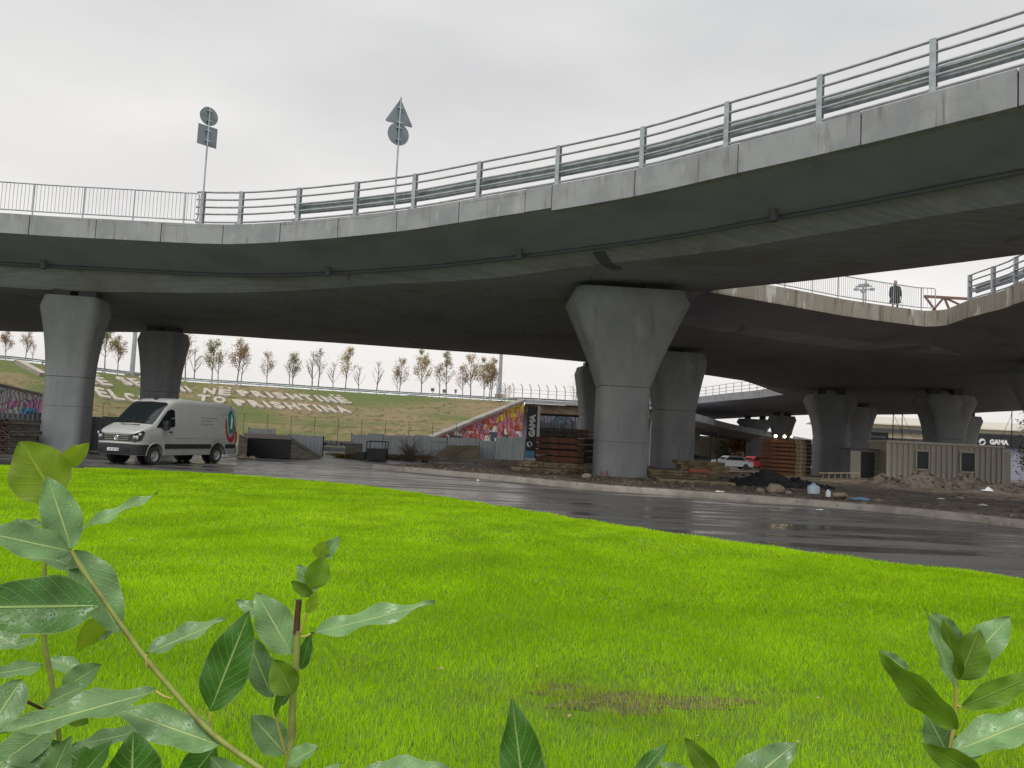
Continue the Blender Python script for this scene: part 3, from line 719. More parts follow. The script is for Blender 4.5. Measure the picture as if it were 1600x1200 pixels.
def grass():
    PX=[];PY=[];HH=[];WW=[]
    for (y0,y1,den,h,wd) in ((1.2,3.2,2500,.055,.0045),(3.2,5.5,8200,.06,.0034),(5.5,8,5200,.058,.0048),(8,12,3300,.052,.008),(12,18,1500,.05,.013),(18,27,800,.05,.02)):
        xl,xr=-.78*y1-1.2,.78*y1+1.2
        n=int((xr-xl)*(y1-y0)*den); X=np.random.uniform(xl,xr,n); Y=np.random.uniform(y0,y1,n)
        k=(np.abs(X)<.78*Y+1.2)&inpoly(X,Y,la,lb); X=X[k];Y=Y[k]
        PX.append(X);PY.append(Y);HH.append(np.full(len(X),h));WW.append(np.full(len(X),wd))
    X=np.concatenate(PX);Y=np.concatenate(PY);h=np.concatenate(HH);wd=np.concatenate(WW)
    thin=vnoise(X,Y,1.1,5)*.6+vnoise(X,Y,3.3,6)*.4
    c=np.exp(-(((X-1.0)/1.6)**2+((Y-5.2)/.75)**2))+.3*np.exp(-(((X-3.0)/1.0)**2+((Y-4.8)/.7)**2))+.5*np.exp(-(((X+2.6)/.7)**2+((Y-4.7)/.4)**2))
    keep=np.random.rand(len(X))>np.clip(c*(vnoise(X,Y,7,8)*1.4-.12),0,.6)
    X,Y,h,wd,thin,c=X[keep],Y[keep],h[keep],wd[keep],thin[keep],c[keep]
    edge=np.full(len(X),9.0)
    n=len(X); h=h*np.random.uniform(.65,1.25,n)*(.8+.4*thin); 
    tall=vnoise(X,Y,2.4,11)*vnoise(X,Y,.9,12); h*=1+1.0*np.clip(tall-.55,0,1)
    Z=lz_np(X,Y)-.012
    dd=np.full(n,9.0)
    for p in LA[::2]: dd=np.minimum(dd,np.hypot(X-p[0],Y-p[1]))
    Z=np.where(dd<1,.015+(Z-.015)*dd,Z)
    a=np.random.uniform(0,2*np.pi,n); la_=np.random.uniform(0,2*np.pi,n); lean=np.random.uniform(.05,.6,n)*h
    wx=np.cos(a)*wd/2; wy=np.sin(a)*wd/2; lx=np.cos(la_)*lean; ly=np.sin(la_)*lean
    v=np.empty((n,5,3))
    v[:,0]=np.c_[X-wx,Y-wy,Z]; v[:,1]=np.c_[X+wx,Y+wy,Z]
    v[:,2]=np.c_[X+wx*.8+lx*.3,Y+wy*.8+ly*.3,Z+h*.6]; v[:,3]=np.c_[X-wx*.8+lx*.3,Y-wy*.8+ly*.3,Z+h*.6]
    v[:,4]=np.c_[X+lx,Y+ly,Z+h]
    me=bpy.data.meshes.new('grass'); me.vertices.add(n*5); me.vertices.foreach_set('co',v.ravel())
    base=(np.arange(n)*5)[:,None]
    q=(base+np.array([0,1,2,3])); tr=(base+np.array([3,2,4]))
    li=np.concatenate([q,tr],axis=1).ravel()
    me.loops.add(len(li)); me.loops.foreach_set('vertex_index',li.astype(np.int32))
    me.polygons.add(n*2); ls=np.empty((n,2),np.int32); ls[:,0]=np.arange(n)*7; ls[:,1]=np.arange(n)*7+4
    me.polygons.foreach_set('loop_start',ls.ravel())
    me.update(calc_edges=True)
    tint=np.clip(np.random.normal(.5,.27,n)+(vnoise(X,Y,1.6,21)-.5)*.5+(vnoise(X,Y,.35,22)-.5)*.4,0,1); dry=((np.random.rand(n)<.015+.25*np.clip(c,0,1)).astype(float))*np.random.uniform(.5,1,n)
    for nm_,arr in (('tint',tint),('dry',dry)):
        at_=me.attributes.new(nm_,'FLOAT','FACE'); at_.data.foreach_set('value',np.repeat(arr,2).astype(np.float32))
    me.materials.append(m_grass); o=link('lawn_grass',me); print('blades',n)
    tag(o,'bright green short lawn grass filling the foreground up to the wet road','grass',kind='stuff')
grass()
# ------------------------------------------------------------------ embankment with lettering
EB=[(-500,540,5.6),(-200,551,5.0),(0,561.5,4.55),(150,581,4.0),(287,596,3.72),(400,603,3.65),(600,616,3.6),(700,621.5,3.58),(792,627,3.55)]
ebt=[hit(a,b,H+c) for a,b,c in EB]
WT=Vector((1.2,77.4,H+3.5)); WF=Vector((-8.3,61.0,-.05))      # wing wall top and foot
TP=Path(spline(ebt+[WT],2))
def bank_pt(u,v):      # u along top 0..1, v 0 top..1 foot
    p=TP.at(u*TP.L); fx=p.x-.0; foot=Vector((p.x+.5,p.y-15.5,-.1))
    if u>.8: foot=foot.lerp(WF,(u-.8)/.2)
    return p.lerp(foot,v)
e=MB(); nu,nv=90,24
for j in range(nv+1):
    for i in range(nu+1):
        p=bank_pt(i/nu,j/nv); bulge=.25*math.sin(math.pi*j/nv); e.v.append((p.x,p.y,p.z+bulge*.5+ (.06*nz(p.x,p.y,.9) if 0<j<nv else 0)))
for j in range(nv):
    for i in range(nu): e.f.append((j*(nu+1)+i,j*(nu+1)+i+1,(j+1)*(nu+1)+i+1,(j+1)*(nu+1)+i)); e.mi.append(0)
for q in (TP.p,):
    n0=len(e.v)
    for i in range(nu+1):
        p=TP.at(i/nu*TP.L); e.v.append((p.x,p.y+14,p.z+.02)); e.v.append((p.x,p.y+34,-1))
    for i in range(nu): 
        e.f.append((i,i+1,n0+2*(i+1),n0+2*i)); e.mi.append(0)
        e.f.append((n0+2*i,n0+2*(i+1),n0+2*(i+1)+1,n0+2*i+1)); e.mi.append(0)
bank=e.build('embankment',m_bank,smooth=60); tag(bank,kind='structure')
def text_mesh(txt, size, extr, font_off=0, bold=0):
    cu_=bpy.data.curves.new('t','FONT'); cu_.body=txt; cu_.size=size; cu_.extrude=extr; cu_.offset=bold; cu_.resolution_u=2; cu_.align_x='CENTER'; cu_.align_y='BOTTOM_BASELINE'
    ob=bpy.data.objects.new('t',cu_); COL.objects.link(ob); dg=bpy.context.evaluated_depsgraph_get(); dg.update()
    me=bpy.data.meshes.new_from_object(ob.evaluated_get(dg)); bpy.data.objects.remove(ob); return me
def text_w(txt,size,bold=0):
    me=text_mesh(txt,size,0,bold=bold); xs=[v.co.x for v in me.vertices]; return (max(xs)-min(xs)) if xs else size*.3
def bank_frame(px,py):
    # intersect the pixel ray with the bank plane approx by marching
    d=ray(px,py); d=d/d.y
    best=None
    for Y in np.arange(55,90,.1):
        p=Vector((d.x*Y,Y,H+d.z*Y))
        # bank height at (x,y)
        u=min(1,max(0,np.interp(p.x,[q.x for q in TP.p],[c/TP.L for c in TP.c])))
        t=TP.at(u*TP.L); v=(t.y-p.y)/15.5; z=t.z*(1-v)+(-.1)*v if 0<=v<=1 else (-.1 if v>1 else 99)
        if p.z<z: return p
    return Vector((d.x*70,70,2))
rows=[[('MIRË',(88,597.5),(176,607)),('SE',(187,610),(212,613)),('VINI',(222,608),(298,612)),('NË',(312,616.5),(360,621.5)),('PRISHTINË',(372,621),(549,634))],
      [('WELCOME',(120,617),(290,631)),('TO',(302,629),(352,634.5)),('PRISHTINA',(366,637),(549,650))]]
rows[0][1]=('SE',(190,603.5),(228,607.5))
rows[0][2]=('VINI',(238,609),(300,614.5))
slope_dir=(bank_pt(.6,0)-bank_pt(.6,1)).normalized()
from mathutils.bvhtree import BVHTree
bvh=BVHTree.FromPolygons([Vector(v) for v in e.v],e.f)
def on_bank(p,up):
    h_=bvh.ray_cast(Vector((p.x,p.y,40)),Vector((0,0,-1)))[0]
    return Vector((p.x,p.y,(h_.z if h_ else p.z)+up))
def lay_word(w_,a,b_,hpx,label):
    pa,pb=bank_frame(*a),bank_frame(*b_); xdir=(pb-pa); tot=xdir.length; xdir.normalize(); ydir=(slope_dir-xdir*slope_dir.dot(xdir)).normalized(); nd=xdir.cross(ydir)
    root=empty('hillside_word',(pa.x,pa.y,pa.z),0,label,'lettering','words laid out in white on the grass bank')
    n=len(w_); cell=tot/n; hgt=1.7
    wid={'I':.5,'M':1.15,'W':1.2}
    ws=[wid.get(c,1) for c in w_]; sc=tot/sum(ws); x0=0
    for c,ww in zip(w_,ws):
        me=text_mesh('E' if c=='Ë' else c,1,.04,bold=.045); cx=x0+ww*sc/2; x0+=ww*sc
        xs=[v.co.x for v in me.vertices]; wx=max(xs)-min(xs)
        if c=='Ë':
            bm=bmesh.new(); bm.from_mesh(me); mc=(max(xs)+min(xs))/2
            for dx in (-.16,.16):
                r_=bmesh.ops.create_cube(bm,size=1)
                for v in r_['verts']: v.co=Vector((mc+dx+v.co.x*.16,.98+v.co.y*.15,v.co.z*.08))
            bm.to_mesh(me); bm.free()
        sx=(ww*sc*.80)/max(wx,.05) if c!='I' else (.45*sc*.5)/wx; sy=hgt/.73
        base=pa+xdir*cx
        for v in me.vertices:
            p=base+xdir*((v.co.x-(max(xs)+min(xs))/2)*sx+ (-.5*(v.co.y*sy-.3)))+ydir*(v.co.y*sy)
            v.co=on_bank(p,.1+v.co.z*2)-pa
        me.materials.append(m_letter); link('letter',me,root)
names={'MIRË':'white word MIRË at the left of the upper row on the grass bank','SE':'short white word SE in the upper row beside the dark pier','VINI':'white word VINI in the upper row, partly behind the dark pier','NË':'short white word NË in the upper row above the van roof','PRISHTINË':'long white word PRISHTINË ending the upper row on the bank','WELCOME':'white word WELCOME starting the lower row behind the van','TO':'short white word TO in the lower row just above the van roof','PRISHTINA':'long white word PRISHTINA ending the lower row on the bank'}
for r in rows:
    for w_,a,b_ in r: lay_word(w_,(a[0],a[1]+1),(b_[0],b_[1]+1),0,names[w_])
# guard rail along the top road
gp=Path([p+Vector((0,1.2,0)) for p in TP.p]+[Vector((13,78.6,H+3.4))])
def roadrail(path,s0,s1,label):
    o=path.at((s0+s1)/2); root=empty('crash_barrier',tuple(o),0,label,'barrier')
    n=60; rings=[]; path=Path([p-Vector((0,0,.3)) for p in path.p])
    for k in range(n+1):
        s=s0+(s1-s0)*k/n; p=path.at(s); rings.append([p+Vector((0,y,z)) for y,z in ((0,.42),(.06,.5),(0,.57),(.06,.64),(0,.74),(.03,.74),(.09,.64),(.03,.57),(.09,.5),(.03,.42))])
    MB().loft(rings).build('beam',m_galv,root)
    base=MB().box((0,.12,.32),(.1,.1,.76)).build('post',m_galv,root,local=False); f=1;s=s0
    while s<s1:
        q=base if f else base.copy()
        if not f: COL.objects.link(q)
        f=0; q.location=path.at(s)-o; s+=2.5
roadrail(gp,0,gp.L-1,'long galvanised crash barrier along the top of the grass bank')
# wing wall with mural
m_mural=bpy.data.materials.new('painted mural'); m_mural.use_nodes=True
def mural(m,pal,sc,dim=1):
    t=m.node_tree; b=t.nodes['Principled BSDF']; L=t.links.new; tc=N(t,'ShaderNodeTexCoord')
    n0=N(t,'ShaderNodeTexNoise'); n0.inputs['Scale'].default_value=sc*.8; n0.inputs['Detail'].default_value=3; L(tc.outputs['Object'],n0.inputs[0])
    va=N(t,'ShaderNodeVectorMath',operation='SCALE'); va.inputs['Scale'].default_value=2.2; L(n0.outputs['Color'],va.inputs[0])
    vb=N(t,'ShaderNodeVectorMath',operation='ADD'); L(tc.outputs['Object'],vb.inputs[0]); L(va.outputs[0],vb.inputs[1])
    vo_=N(t,'ShaderNodeTexVoronoi'); vo_.inputs['Scale'].default_value=sc; L(vb.outputs[0],vo_.inputs['Vector'])
    sx=N(t,'ShaderNodeSeparateColor'); L(vo_.outputs['Color'],sx.inputs[0])
    cr1=N(t,'ShaderNodeValToRGB'); cr1.color_ramp.interpolation='CONSTANT'
    els=cr1.color_ramp.elements; 
    while len(els)<len(pal): els.new(.5)
    for i,c in enumerate(pal): els[i].position=i/len(pal); els[i].color=(*[min(.85,v*1.45*dim) for v in c],1)
    # blend cell random with height so warm hues sit above and black/white swirls below
    sz=N(t,'ShaderNodeSeparateXYZ'); L(tc.outputs['Object'],sz.inputs[0])
    mh=N(t,'ShaderNodeMapRange'); mh.inputs[1].default_value=0; mh.inputs[2].default_value=4.6; mh.inputs[3].default_value=0; mh.inputs[4].default_value=.82; L(sz.outputs[2],mh.inputs[0])
    ad=N(t,'ShaderNodeMath',operation='MULTIPLY_ADD'); L(sx.outputs[0],ad.inputs[0]); ad.inputs[1].default_value=.42; L(mh.outputs[0],ad.inputs[2]); 
    sb=N(t,'ShaderNodeMath',operation='SUBTRACT'); L(ad.outputs[0],sb.inputs[0]); sb.inputs[1].default_value=.08; L(sb.outputs[0],cr1.inputs[0])
    vd=N(t,'ShaderNodeTexVoronoi',feature='DISTANCE_TO_EDGE'); vd.inputs['Scale'].default_value=sc; L(vb.outputs[0],vd.inputs['Vector'])
    mr=N(t,'ShaderNodeMapRange'); mr.inputs[1].default_value=.0; mr.inputs[2].default_value=.035; L(vd.outputs['Distance'],mr.inputs[0])
    wv=N(t,'ShaderNodeTexWave'); wv.inputs['Scale'].default_value=sc*1.2; wv.inputs['Distortion'].default_value=14; wv.inputs['Detail'].default_value=2; L(tc.outputs['Object'],wv.inputs[0])
    m2=N(t,'ShaderNodeMapRange'); m2.inputs[1].default_value=.35; m2.inputs[2].default_value=.65; m2.inputs[3].default_value=.55; m2.inputs[4].default_value=1.15; L(wv.outputs[1],m2.inputs[0])
    vs_=N(t,'ShaderNodeVectorMath',operation='SCALE'); L(cr1.outputs[0],vs_.inputs[0]); L(m2.outputs[0],vs_.inputs['Scale'])
    mxx=N(t,'ShaderNodeMix',data_type='RGBA'); L(mr.outputs[0],mxx.inputs[0]); mxx.inputs[6].default_value=(.03,.03,.05,1); L(vs_.outputs[0],mxx.inputs[7]); L(mxx.outputs[2],b.inputs['Base Color']); b.inputs['Roughness'].default_value=.8
mural(m_mural,[(.05,.06,.08),(.5,.5,.5),(.07,.08,.12),(.55,.53,.5),(.40,.09,.06),(.45,.16,.2),(.42,.18,.28),(.5,.22,.06),(.55,.36,.05),(.55,.42,.06)],1.0)
ww=empty('wing_wall',(WF.x,WF.y,0),0,'sloping abutment wall covered in orange, pink and grey street art beside the black upright sign','wall')
a=WF; b2=WT; base_t=Vector((WT.x+.3,WT.y-.2,-.2))
dirw=Vector((b2.x-a.x,b2.y-a.y,0)).normalized(); nw=Vector((dirw.y,-dirw.x,0))
f_=[Vector((a.x,a.y,-.3)),Vector((b2.x,b2.y,-.3)),Vector((b2.x,b2.y,b2.z)),Vector((a.x,a.y,.25))]
# the wall runs on to the camera's right as the abutment face
MB().add([p+nw*.12 for p in f_]+[p-nw*.4 for p in f_],[(0,1,2,3),(4,7,6,5),(0,4,5,1),(1,5,6,2),(2,6,7,3),(3,7,4,0)]).build('mural_face',m_mural,ww)
MB().beam(f_[3]+Vector((0,0,.12)),f_[2]+Vector((0,0,.12)),.75,.24).build('coping',m_kerb,ww)
# underpass bridge
ub=empty('underpass_bridge',(8,77,H+3),0,'low road bridge with rust stained edge beyond the rusty stacks, dark passage beneath','bridge')
zt=H+3.55
m_brownc=nmat('rust stained edge',[(.17,.12,.085),((.10,.07,.05),V1,.9,.4,.65,5),((.5,.47,.42),(.8,1,1.4),.8,.62,.68,4)],(.8,.9))
MB().box((8.2,82,zt-.7),(13.5,9,.9)).build('deck_slab',m_brownc,ub)
MB().box((8.2,77.3,zt-.05),(13.5,.3,.34)).build('parapet_kerb',m_fascia,ub)
m_mur2=bpy.data.materials.new('dim mural'); m_mur2.use_nodes=True; mural(m_mur2,[(.06,.08,.1),(.12,.12,.14),(.2,.06,.06),(.07,.12,.2),(.22,.12,.08),(.1,.14,.16)],.5)  # dark palette carries the dimness inside the passage in its colours
MB().box((8.2,88,1.9),(14,.4,5.2)).build('back_wall',m_mur2,ub)
MB().box((1.5,83,1.9),(.5,9,5.2)).build('side_wall',m_over,ub); MB().box((14.6,83,1.9),(.6,11,5.2)).build('side_wall',m_over,ub)
fr_=empty('mesh_fence',(8,77.3,zt),0,'fence of inward curving posts on top of the low road bridge','fence')
base=None
x=-1.5
while x<14:
    P=[Vector((0,0,0)),Vector((0,0,1.0)),Vector((-.05,0,1.35)),Vector((-.22,0,1.6))]
    if base is None: base=MB().tube(P,.045,5).build('post',m_galv_d,fr_,local=False); q=base
    else: q=base.copy(); COL.objects.link(q)
    q.location=(x-8,0,.12); x+=.87
for z in (.35,.8,1.15): MB().beam((-1.5,77.3,zt+z),(14,77.3,zt+z-.1),.03,.03).build('rail',m_galv_d,fr_)
# road that curves down behind, seen right of the second middle pier
lp=Path(spline([Vector((16,84,H+3.4)),Vector((19.5,92,H+3.4)),Vector((25.5,105,H+3.2)),Vector((36,119,H+2.6)),Vector((52,138,H+1.8)),Vector((72,158,H+1.0))],3))
lo=empty('low_ramp',(36,119,H+3),0,'lower pale edged ramp passing far behind the curved ramp','ramp')
rings=[]
for k in range(40):
    s=lp.L*k/39; p=lp.at(s); nn=-lp.nrm(s); rings.append([p-nn*4+Vector((0,0,0)),p+nn*4,p+nn*4-Vector((0,0,.8)),p+nn*2-Vector((0,0,1.5)),p-nn*2-Vector((0,0,1.5)),p-nn*4-Vector((0,0,.8))])
MB().loft(rings).build('ramp_deck',m_fascia,lo)
for s in (22,45,70):
    p=lp.at(s); MB().box((p.x,p.y,(p.z-1.5-1)/2),(1.6,1.6,p.z-.5)).build('column',m_pier,lo)
# ------------------------------------------------------------------ trees
def make_tree(seed,h,leaf,mt,spread=.34,nb=16,lname='x'):
    rr=random.Random(seed); root=empty('young_tree',(0,0,-500),0,lname,'tree','young trees along the top of the bank')
    WM[root.name]=Matrix.Identity(4)
    tr=MB(); lx=rr.uniform(-.1,.1); T=[Vector((lx*t*t+.05*math.sin(5*t+seed),.05*math.cos(4*t),h*t)) for t in np.linspace(0,.96,7)]
    tr.tube(T,[.055*(1-.85*t)+.008 for t in np.linspace(0,1,7)],6); tips=[]
    for i in range(nb):
        t=rr.uniform(.28,.93); b0=T[0].lerp(T[-1],t); b0=Path(T).at(Path(T).L*t); az=rr.uniform(0,6.28); L_=h*spread*1.2*(1.05-t)*rr.uniform(.7,1.25)+.18
        up=rr.uniform(.9,1.9); d=Vector((math.cos(az),math.sin(az),up)).normalized()
        mid=b0+d*L_*.5+Vector((0,0,-.03)); end=b0+d*L_+Vector((0,0,.12*L_))
        tr.tube([b0,mid,end],[.022,.014,.006],4,cap=False); tips+= [mid,end,b0.lerp(end,.75)]
        for k in range(3):
            f=rr.uniform(.3,.9); s=b0.lerp(end,f); az2=az+rr.uniform(-1.3,1.3); d2=Vector((math.cos(az2),math.sin(az2),rr.uniform(.6,1.8))).normalized()
            e2=s+d2*L_*rr.uniform(.25,.5); tr.tube([s,e2],[.009,.004],3,cap=False); tips+=[e2,s.lerp(e2,.6)]
    tr.build('trunk',m_bark,root,local=False)
    if leaf:
        lf=MB()
        for i in range(int(leaf*1.25)):
            c=rr.choice(tips)+Vector((rr.gauss(0,.13),rr.gauss(0,.13),rr.gauss(0,.13)))
            a=Vector((rr.gauss(0,1),rr.gauss(0,1),rr.gauss(0,1))).normalized(); b_=a.orthogonal().normalized(); s=rr.uniform(.04,.08)
            lf.add([c-a*s,c+b_*s*.6,c+a*s,c-b_*s*.6],[(0,1,2,3)])
        lf.build('crown',mt,root,local=False)
    return root
protos=[]
for i,(h,lf,mt,sp_) in enumerate([(4.6,650,m_tl_brown,.36),(4.6,1000,m_tl_brown,.30),(4.4,900,m_tl_green,.30),(4.8,850,m_tl_yel,.28),(3.8,90,m_tl_brown,.38),(3.6,0,m_tl_brown,.36),(5.0,1300,m_tl_yel,.3),(4.2,260,m_tl_brown,.34),(4.7,1200,m_tl_green,.33)]):
    protos.append((make_tree(20+i,h,lf,mt,sp_,nb=22 if lf>300 else 18),h))
# px, top y, base y, proto index, look word
TR=[(8,512,562,1),(40,512,567,1),(50,535,568,4),(163,505,582,8),(183,520,583,1),(288,520,597,7),(302,540,598,5),(331,524,598,2),(340,545,598,7),(371,524,601,1),(377,545,602,7),(416,548,602,0),(452,558,603,4),(456,545,607,2),(487,545,605,5),(497,543,609,7),(520,562,607,5),(540,540,611,3),(560,568,611,5),(589,560,612,5),(620,575,614,7),(625,558,614,0),(657,543,620,6),(686,565,619,7),(696,547,620,3),(722,570,619,0),(734,552,622,0),(755,556,622,6),(765,565,620,1),(768,556,626,3),(795,600,624,4)]
desc={0:'thin leafed russet',1:'russet brown leafed',2:'olive green leafed',3:'yellowing narrow',4:'nearly bare twiggy',5:'bare leafless',6:'full yellow brown',7:'sparse almost leafless',8:'full olive green'}
marks=[(0,30,'at the left edge'),(30,60,'left of the left pier'),(60,200,'between the two left piers'),(200,345,'above the van roof'),(345,400,'above the word PRISHTINË start'),(400,470,'above the middle of the word PRISHTINË'),(470,530,'above the end letters of PRISHTINË'),(530,600,'just right of the lettering'),(600,670,'above the bare grass slope near the tiny parked car'),(670,730,'beside the small road signs'),(730,800,'near the tall lamp post at the bridge')]
used=set(); cnt={}
for (px,ty,by,pi) in TR:
    Y=79.5+random.uniform(-1.5,2.5) if px>0 else 74
    bz=np.interp(px,[q[0] for q in EB],[hit(q[0],q[1],H+q[2]).y for q in EB])+2.0+random.uniform(0,2)
    Y=float(bz); p=at(px,by,Y); zg=Lz_=float(np.interp(p.x,[q.x for q in TP.p],[q.z for q in TP.p])); top=at(px,ty,Y).z
    pr,h=protos[pi]; sc=(top-zg)/h
    mk=[m_ for a_,b_,m_ in marks if a_<=px<b_][0]; lab='%s tree %s'%(desc[pi],mk)
    k=(desc[pi],mk); cnt[k]=cnt.get(k,0)+1
    if cnt[k]>1: lab=lab.replace(' tree',', second tree' if cnt[k]==2 else ', third tree',1)
    if pi in used: copy_tree(pr,(p.x,Y,zg-.1),random.uniform(0,6),sc,lab)
    else: pr.location=(p.x,Y,zg-.1); pr.scale=(sc,)*3; pr['label']=lab; used.add(pi)
for i,(pr,h) in enumerate(protos):
    if i not in used: print('unused proto',i)
# lamp posts on the bank
def lamp_post(px,by,ty,Y,w_,label):
    p=at(px,by,Y); t=at(px+5,ty,Y); root=empty('lamp_post',(p.x,Y,p.z-.3),0,label,'lamp post')
    h=t.z-p.z+6; MB().tube([(p.x,Y,p.z-.3),(p.x,Y,p.z+h)],[w_,w_*.55],10).build('pole',m_galv,root,smooth=60)
    MB().box((p.x,Y,p.z-.05),(w_*4,w_*4,.4)).build('base',m_kerb,root)
    MB().tube([(p.x,Y,p.z+h-.1),(p.x+.3,Y,p.z+h+.3),(p.x+1.2,Y,p.z+h+.4)],.05,6).build('arm',m_galv,root)
    MB().box((p.x+1.5,Y,p.z+h+.38),(.7,.25,.1)).build('lamp_head',m_galv,root,bevel=.02)
lamp_post(206,586,518,74,.24,'thick pale lamp post on the bank between the two left piers')
lamp_post(780,618,555,80,.22,'tall grey lamp post on the bank top near the low bridge')
# small far signs and a car on the upper road
for px,py,s_ in ((676,609,5.5),(694,611,5),(712,611,3.5)):
    p=at(px,py,84); r_=empty('road_sign',(p.x,84,p.z),0,{676:'largest left small dark road sign on the upper road',694:'middle small dark road sign on the upper road',712:'narrow right small dark sign on the upper road'}[px],'sign')
    MB().box((p.x,84,p.z),(s_*.07,.04,.38)).build('panel',m_signback,r_); MB().tube([(p.x,84.03,p.z-.9),(p.x,84.03,p.z)],.03,5).build('pole',m_galv,r_)
def far_car(px,py,Y,heading,paint,label,L=4.4,nm='parked_car',Hc=1.45):
    p=at(px,py,Y); root=empty(nm,(p.x,Y,p.z),heading,label,'car')
    Mx=WM[root.name]
    prof=[(-2.2,.35),(-2.2,.85),(-1.95,.95),(-1.5,1.0),(-.95,1.42),(.55,1.45),(1.15,1.0),(2.05,.85),(2.2,.6),(2.2,.35)]
    def ring(yy,sh): return [Mx@Vector((x*(1-sh*.04),yy,(z if z<1.0 else 1.0+(z-1.0)*1)*(1-.0*sh)*Hc/1.45)) for x,z in prof]
    MB().loft([ring(-.84,1),ring(-.86,0),ring(.86,0),ring(.84,1)]).build('body',paint,root,bevel=.03)
    for sgn in (-1,1):
        g_=[(-1.35,1.03),(-.9,1.36),(.5,1.39),(.98,1.03)]
        MB().add([Mx@Vector((x,sgn*.872,z*Hc/1.45)) for x,z in g_]+[Mx@Vector((x,sgn*.84,z*Hc/1.45)) for x,z in g_],[(0,1,2,3),(4,7,6,5),(0,4,5,1),(1,5,6,2),(2,6,7,3),(3,7,4,0)]).build('side_window',m_glass,root)
        for xx in (-1.35,1.35):
            MB().lathe([(.05,-.1),(.31,-.1),(.33,-.05),(.33,.05),(.31,.1),(.05,.1)],(0,0,0),'Y',14).build('wheel',m_black,root,local=False).location=(xx,sgn*.78,.33)
    MB().add([Mx@Vector(v) for v in ((.6,-.7,1.405),(.6,.7,1.405),(1.12,.74,1.035),(1.12,-.74,1.035))]+[Mx@Vector(v) for v in ((.58,-.7,1.38),(.58,.7,1.38),(1.1,.74,1.0),(1.1,-.74,1.0))],[(0,1,2,3),(4,7,6,5),(0,4,5,1),(1,5,6,2),(2,6,7,3),(3,7,4,0)]).build('windscreen',m_glass,root)
    return root
m_csil=mat('silver car paint',(.42,.44,.45),.3,metal=.3); m_cred=mat('red car paint',(.42,.03,.04),.3); m_cdark=mat('dark car paint',(.06,.08,.08),.3)
far_car(654,628,125,0,m_cdark,'small dark car driving on the upper road behind the bank')
far_car(1142,733,84,rad(185),m_csil,'silver car parked beyond the second middle pier')
far_car(1180,733,88,rad(200),m_cred,'bright red car parked left of the orange rusty stack')
far_car(1092,729,96,rad(170),m_cdark,'dark car behind the silver car, partly hidden by the pier')
# ------------------------------------------------------------------ back streets on the right
hall=empty('hall_building',(80,150,0),0,'long low cream hall with a shallow roof behind the cream cabin','building')
p=at(1345,672,135); z1=lev(1480,660,135)
MB().box((100,143,z1/2-1.2),(76,14,z1+1)).build('wall',m_yell,hall)
MB().add([(60,135.5,z1-.9),(140,135.5,z1-.9),(140,145,z1+.9),(60,145,z1+.9),(60,155,z1-.9),(140,155,z1-.9)],[(0,1,2,3),(3,2,5,4),(0,3,4),(1,5,2),(0,4,5,1)]).build('roof',mat('pale roof sheet',(.5,.47,.4),.6),hall)
MB().box((100,135.6,z1-1.9),(74,.12,.7)).build('window',m_glass,hall)
shop=empty('shop_building',(60,112,0),0,'dark fronted shop with a black sign band at the right edge','building')
zs=lev(1560,680,100)
x0=at(1518,690,100).x
MB().box((x0+20,106,zs/2-1),(40,10,zs+1.9)).build('wall',m_over,shop)
sg=empty('shop_sign',(x0+5,100.6,zs-.6),0,'long black shop sign with white round logo and the letters GAMA','sign')
MB().box((x0+10,100.75,zs-.75),(20,.3,1.6)).build('board',m_blacksign,sg)
def put_text(txt,size,loc,parent,mt,rot=0,bold=.02,name='lettering',face=None,extr=.02,sx=1):
    me=text_mesh(txt,size,extr,bold=bold)
    R_=Matrix.Rotation(rot,3,'Y')
    Fm=face if face is not None else Matrix.Identity(3)
    iv=world_of(parent).inverted()
    for v in me.vertices:
        q=R_@Vector((v.co.x*sx,-v.co.z,v.co.y)); v.co=iv@(Fm@q+Vector(loc))
    me.materials.append(mt); return link(name,me,parent)
put_text('GAMA',.85,(at(1565,690,100).x,100.57,lev(1565,694.5,100)),sg,m_letw,bold=.05)
def logo(c,r,parent,rot=0):
    m=MB(); 
    for a0,a1,ri,ro in ((30,200,.25,1.0),(215,380,.62,1.0)):
        n=12; o_=[];i_=[]
        for k in range(n+1):
            t=rad(a0+(a1-a0)*k/n); f=k/n; rr_=ri+(ro-ri)*.5*(1-math.sin(math.pi*f)); o_.append((math.cos(t)*r,math.sin(t)*r)); i_.append((math.cos(t)*r*rr_,math.sin(t)*r*rr_))
        for k in range(n):
            q=[o_[k],o_[k+1],i_[k+1],i_[k]]
            cs,sn=math.cos(rot),math.sin(rot)
            vs=[Vector((c[0]+x*cs-z*sn,c[1],c[2]+x*sn+z*cs)) for x,z in q]
            m.add(vs+[v+Vector((0,.03,0)) for v in vs],[(0,1,2,3),(4,7,6,5),(0,4,5,1),(2,6,7,3)])
    m.build('logo',m_letw,parent)
logo((at(1539,690,100).x,100.57,lev(1539,690.5,100)),.45,sg)
es=empty('shop_sign',(at(1369,687,96).x,96,lev(1369,686,96)),0,'small blue grey sign reading electronics above the cabin door','sign')
c=at(1369,681.5,96); MB().box((c.x,96.1,c.z),(3.1,.2,1.0)).build('board',m_fasblue,es)
put_text('electronics',.55,(c.x,95.97,c.z-.2),es,m_letw,bold=.012)
c=at(1400,690,97); o=MB().box((c.x,97.5,c.z-1.0),(8.6,.5,2.9)).build('low_building',m_fascia); tag(o,'pale low wall strip seen between the piers behind the cabin roof','wall')
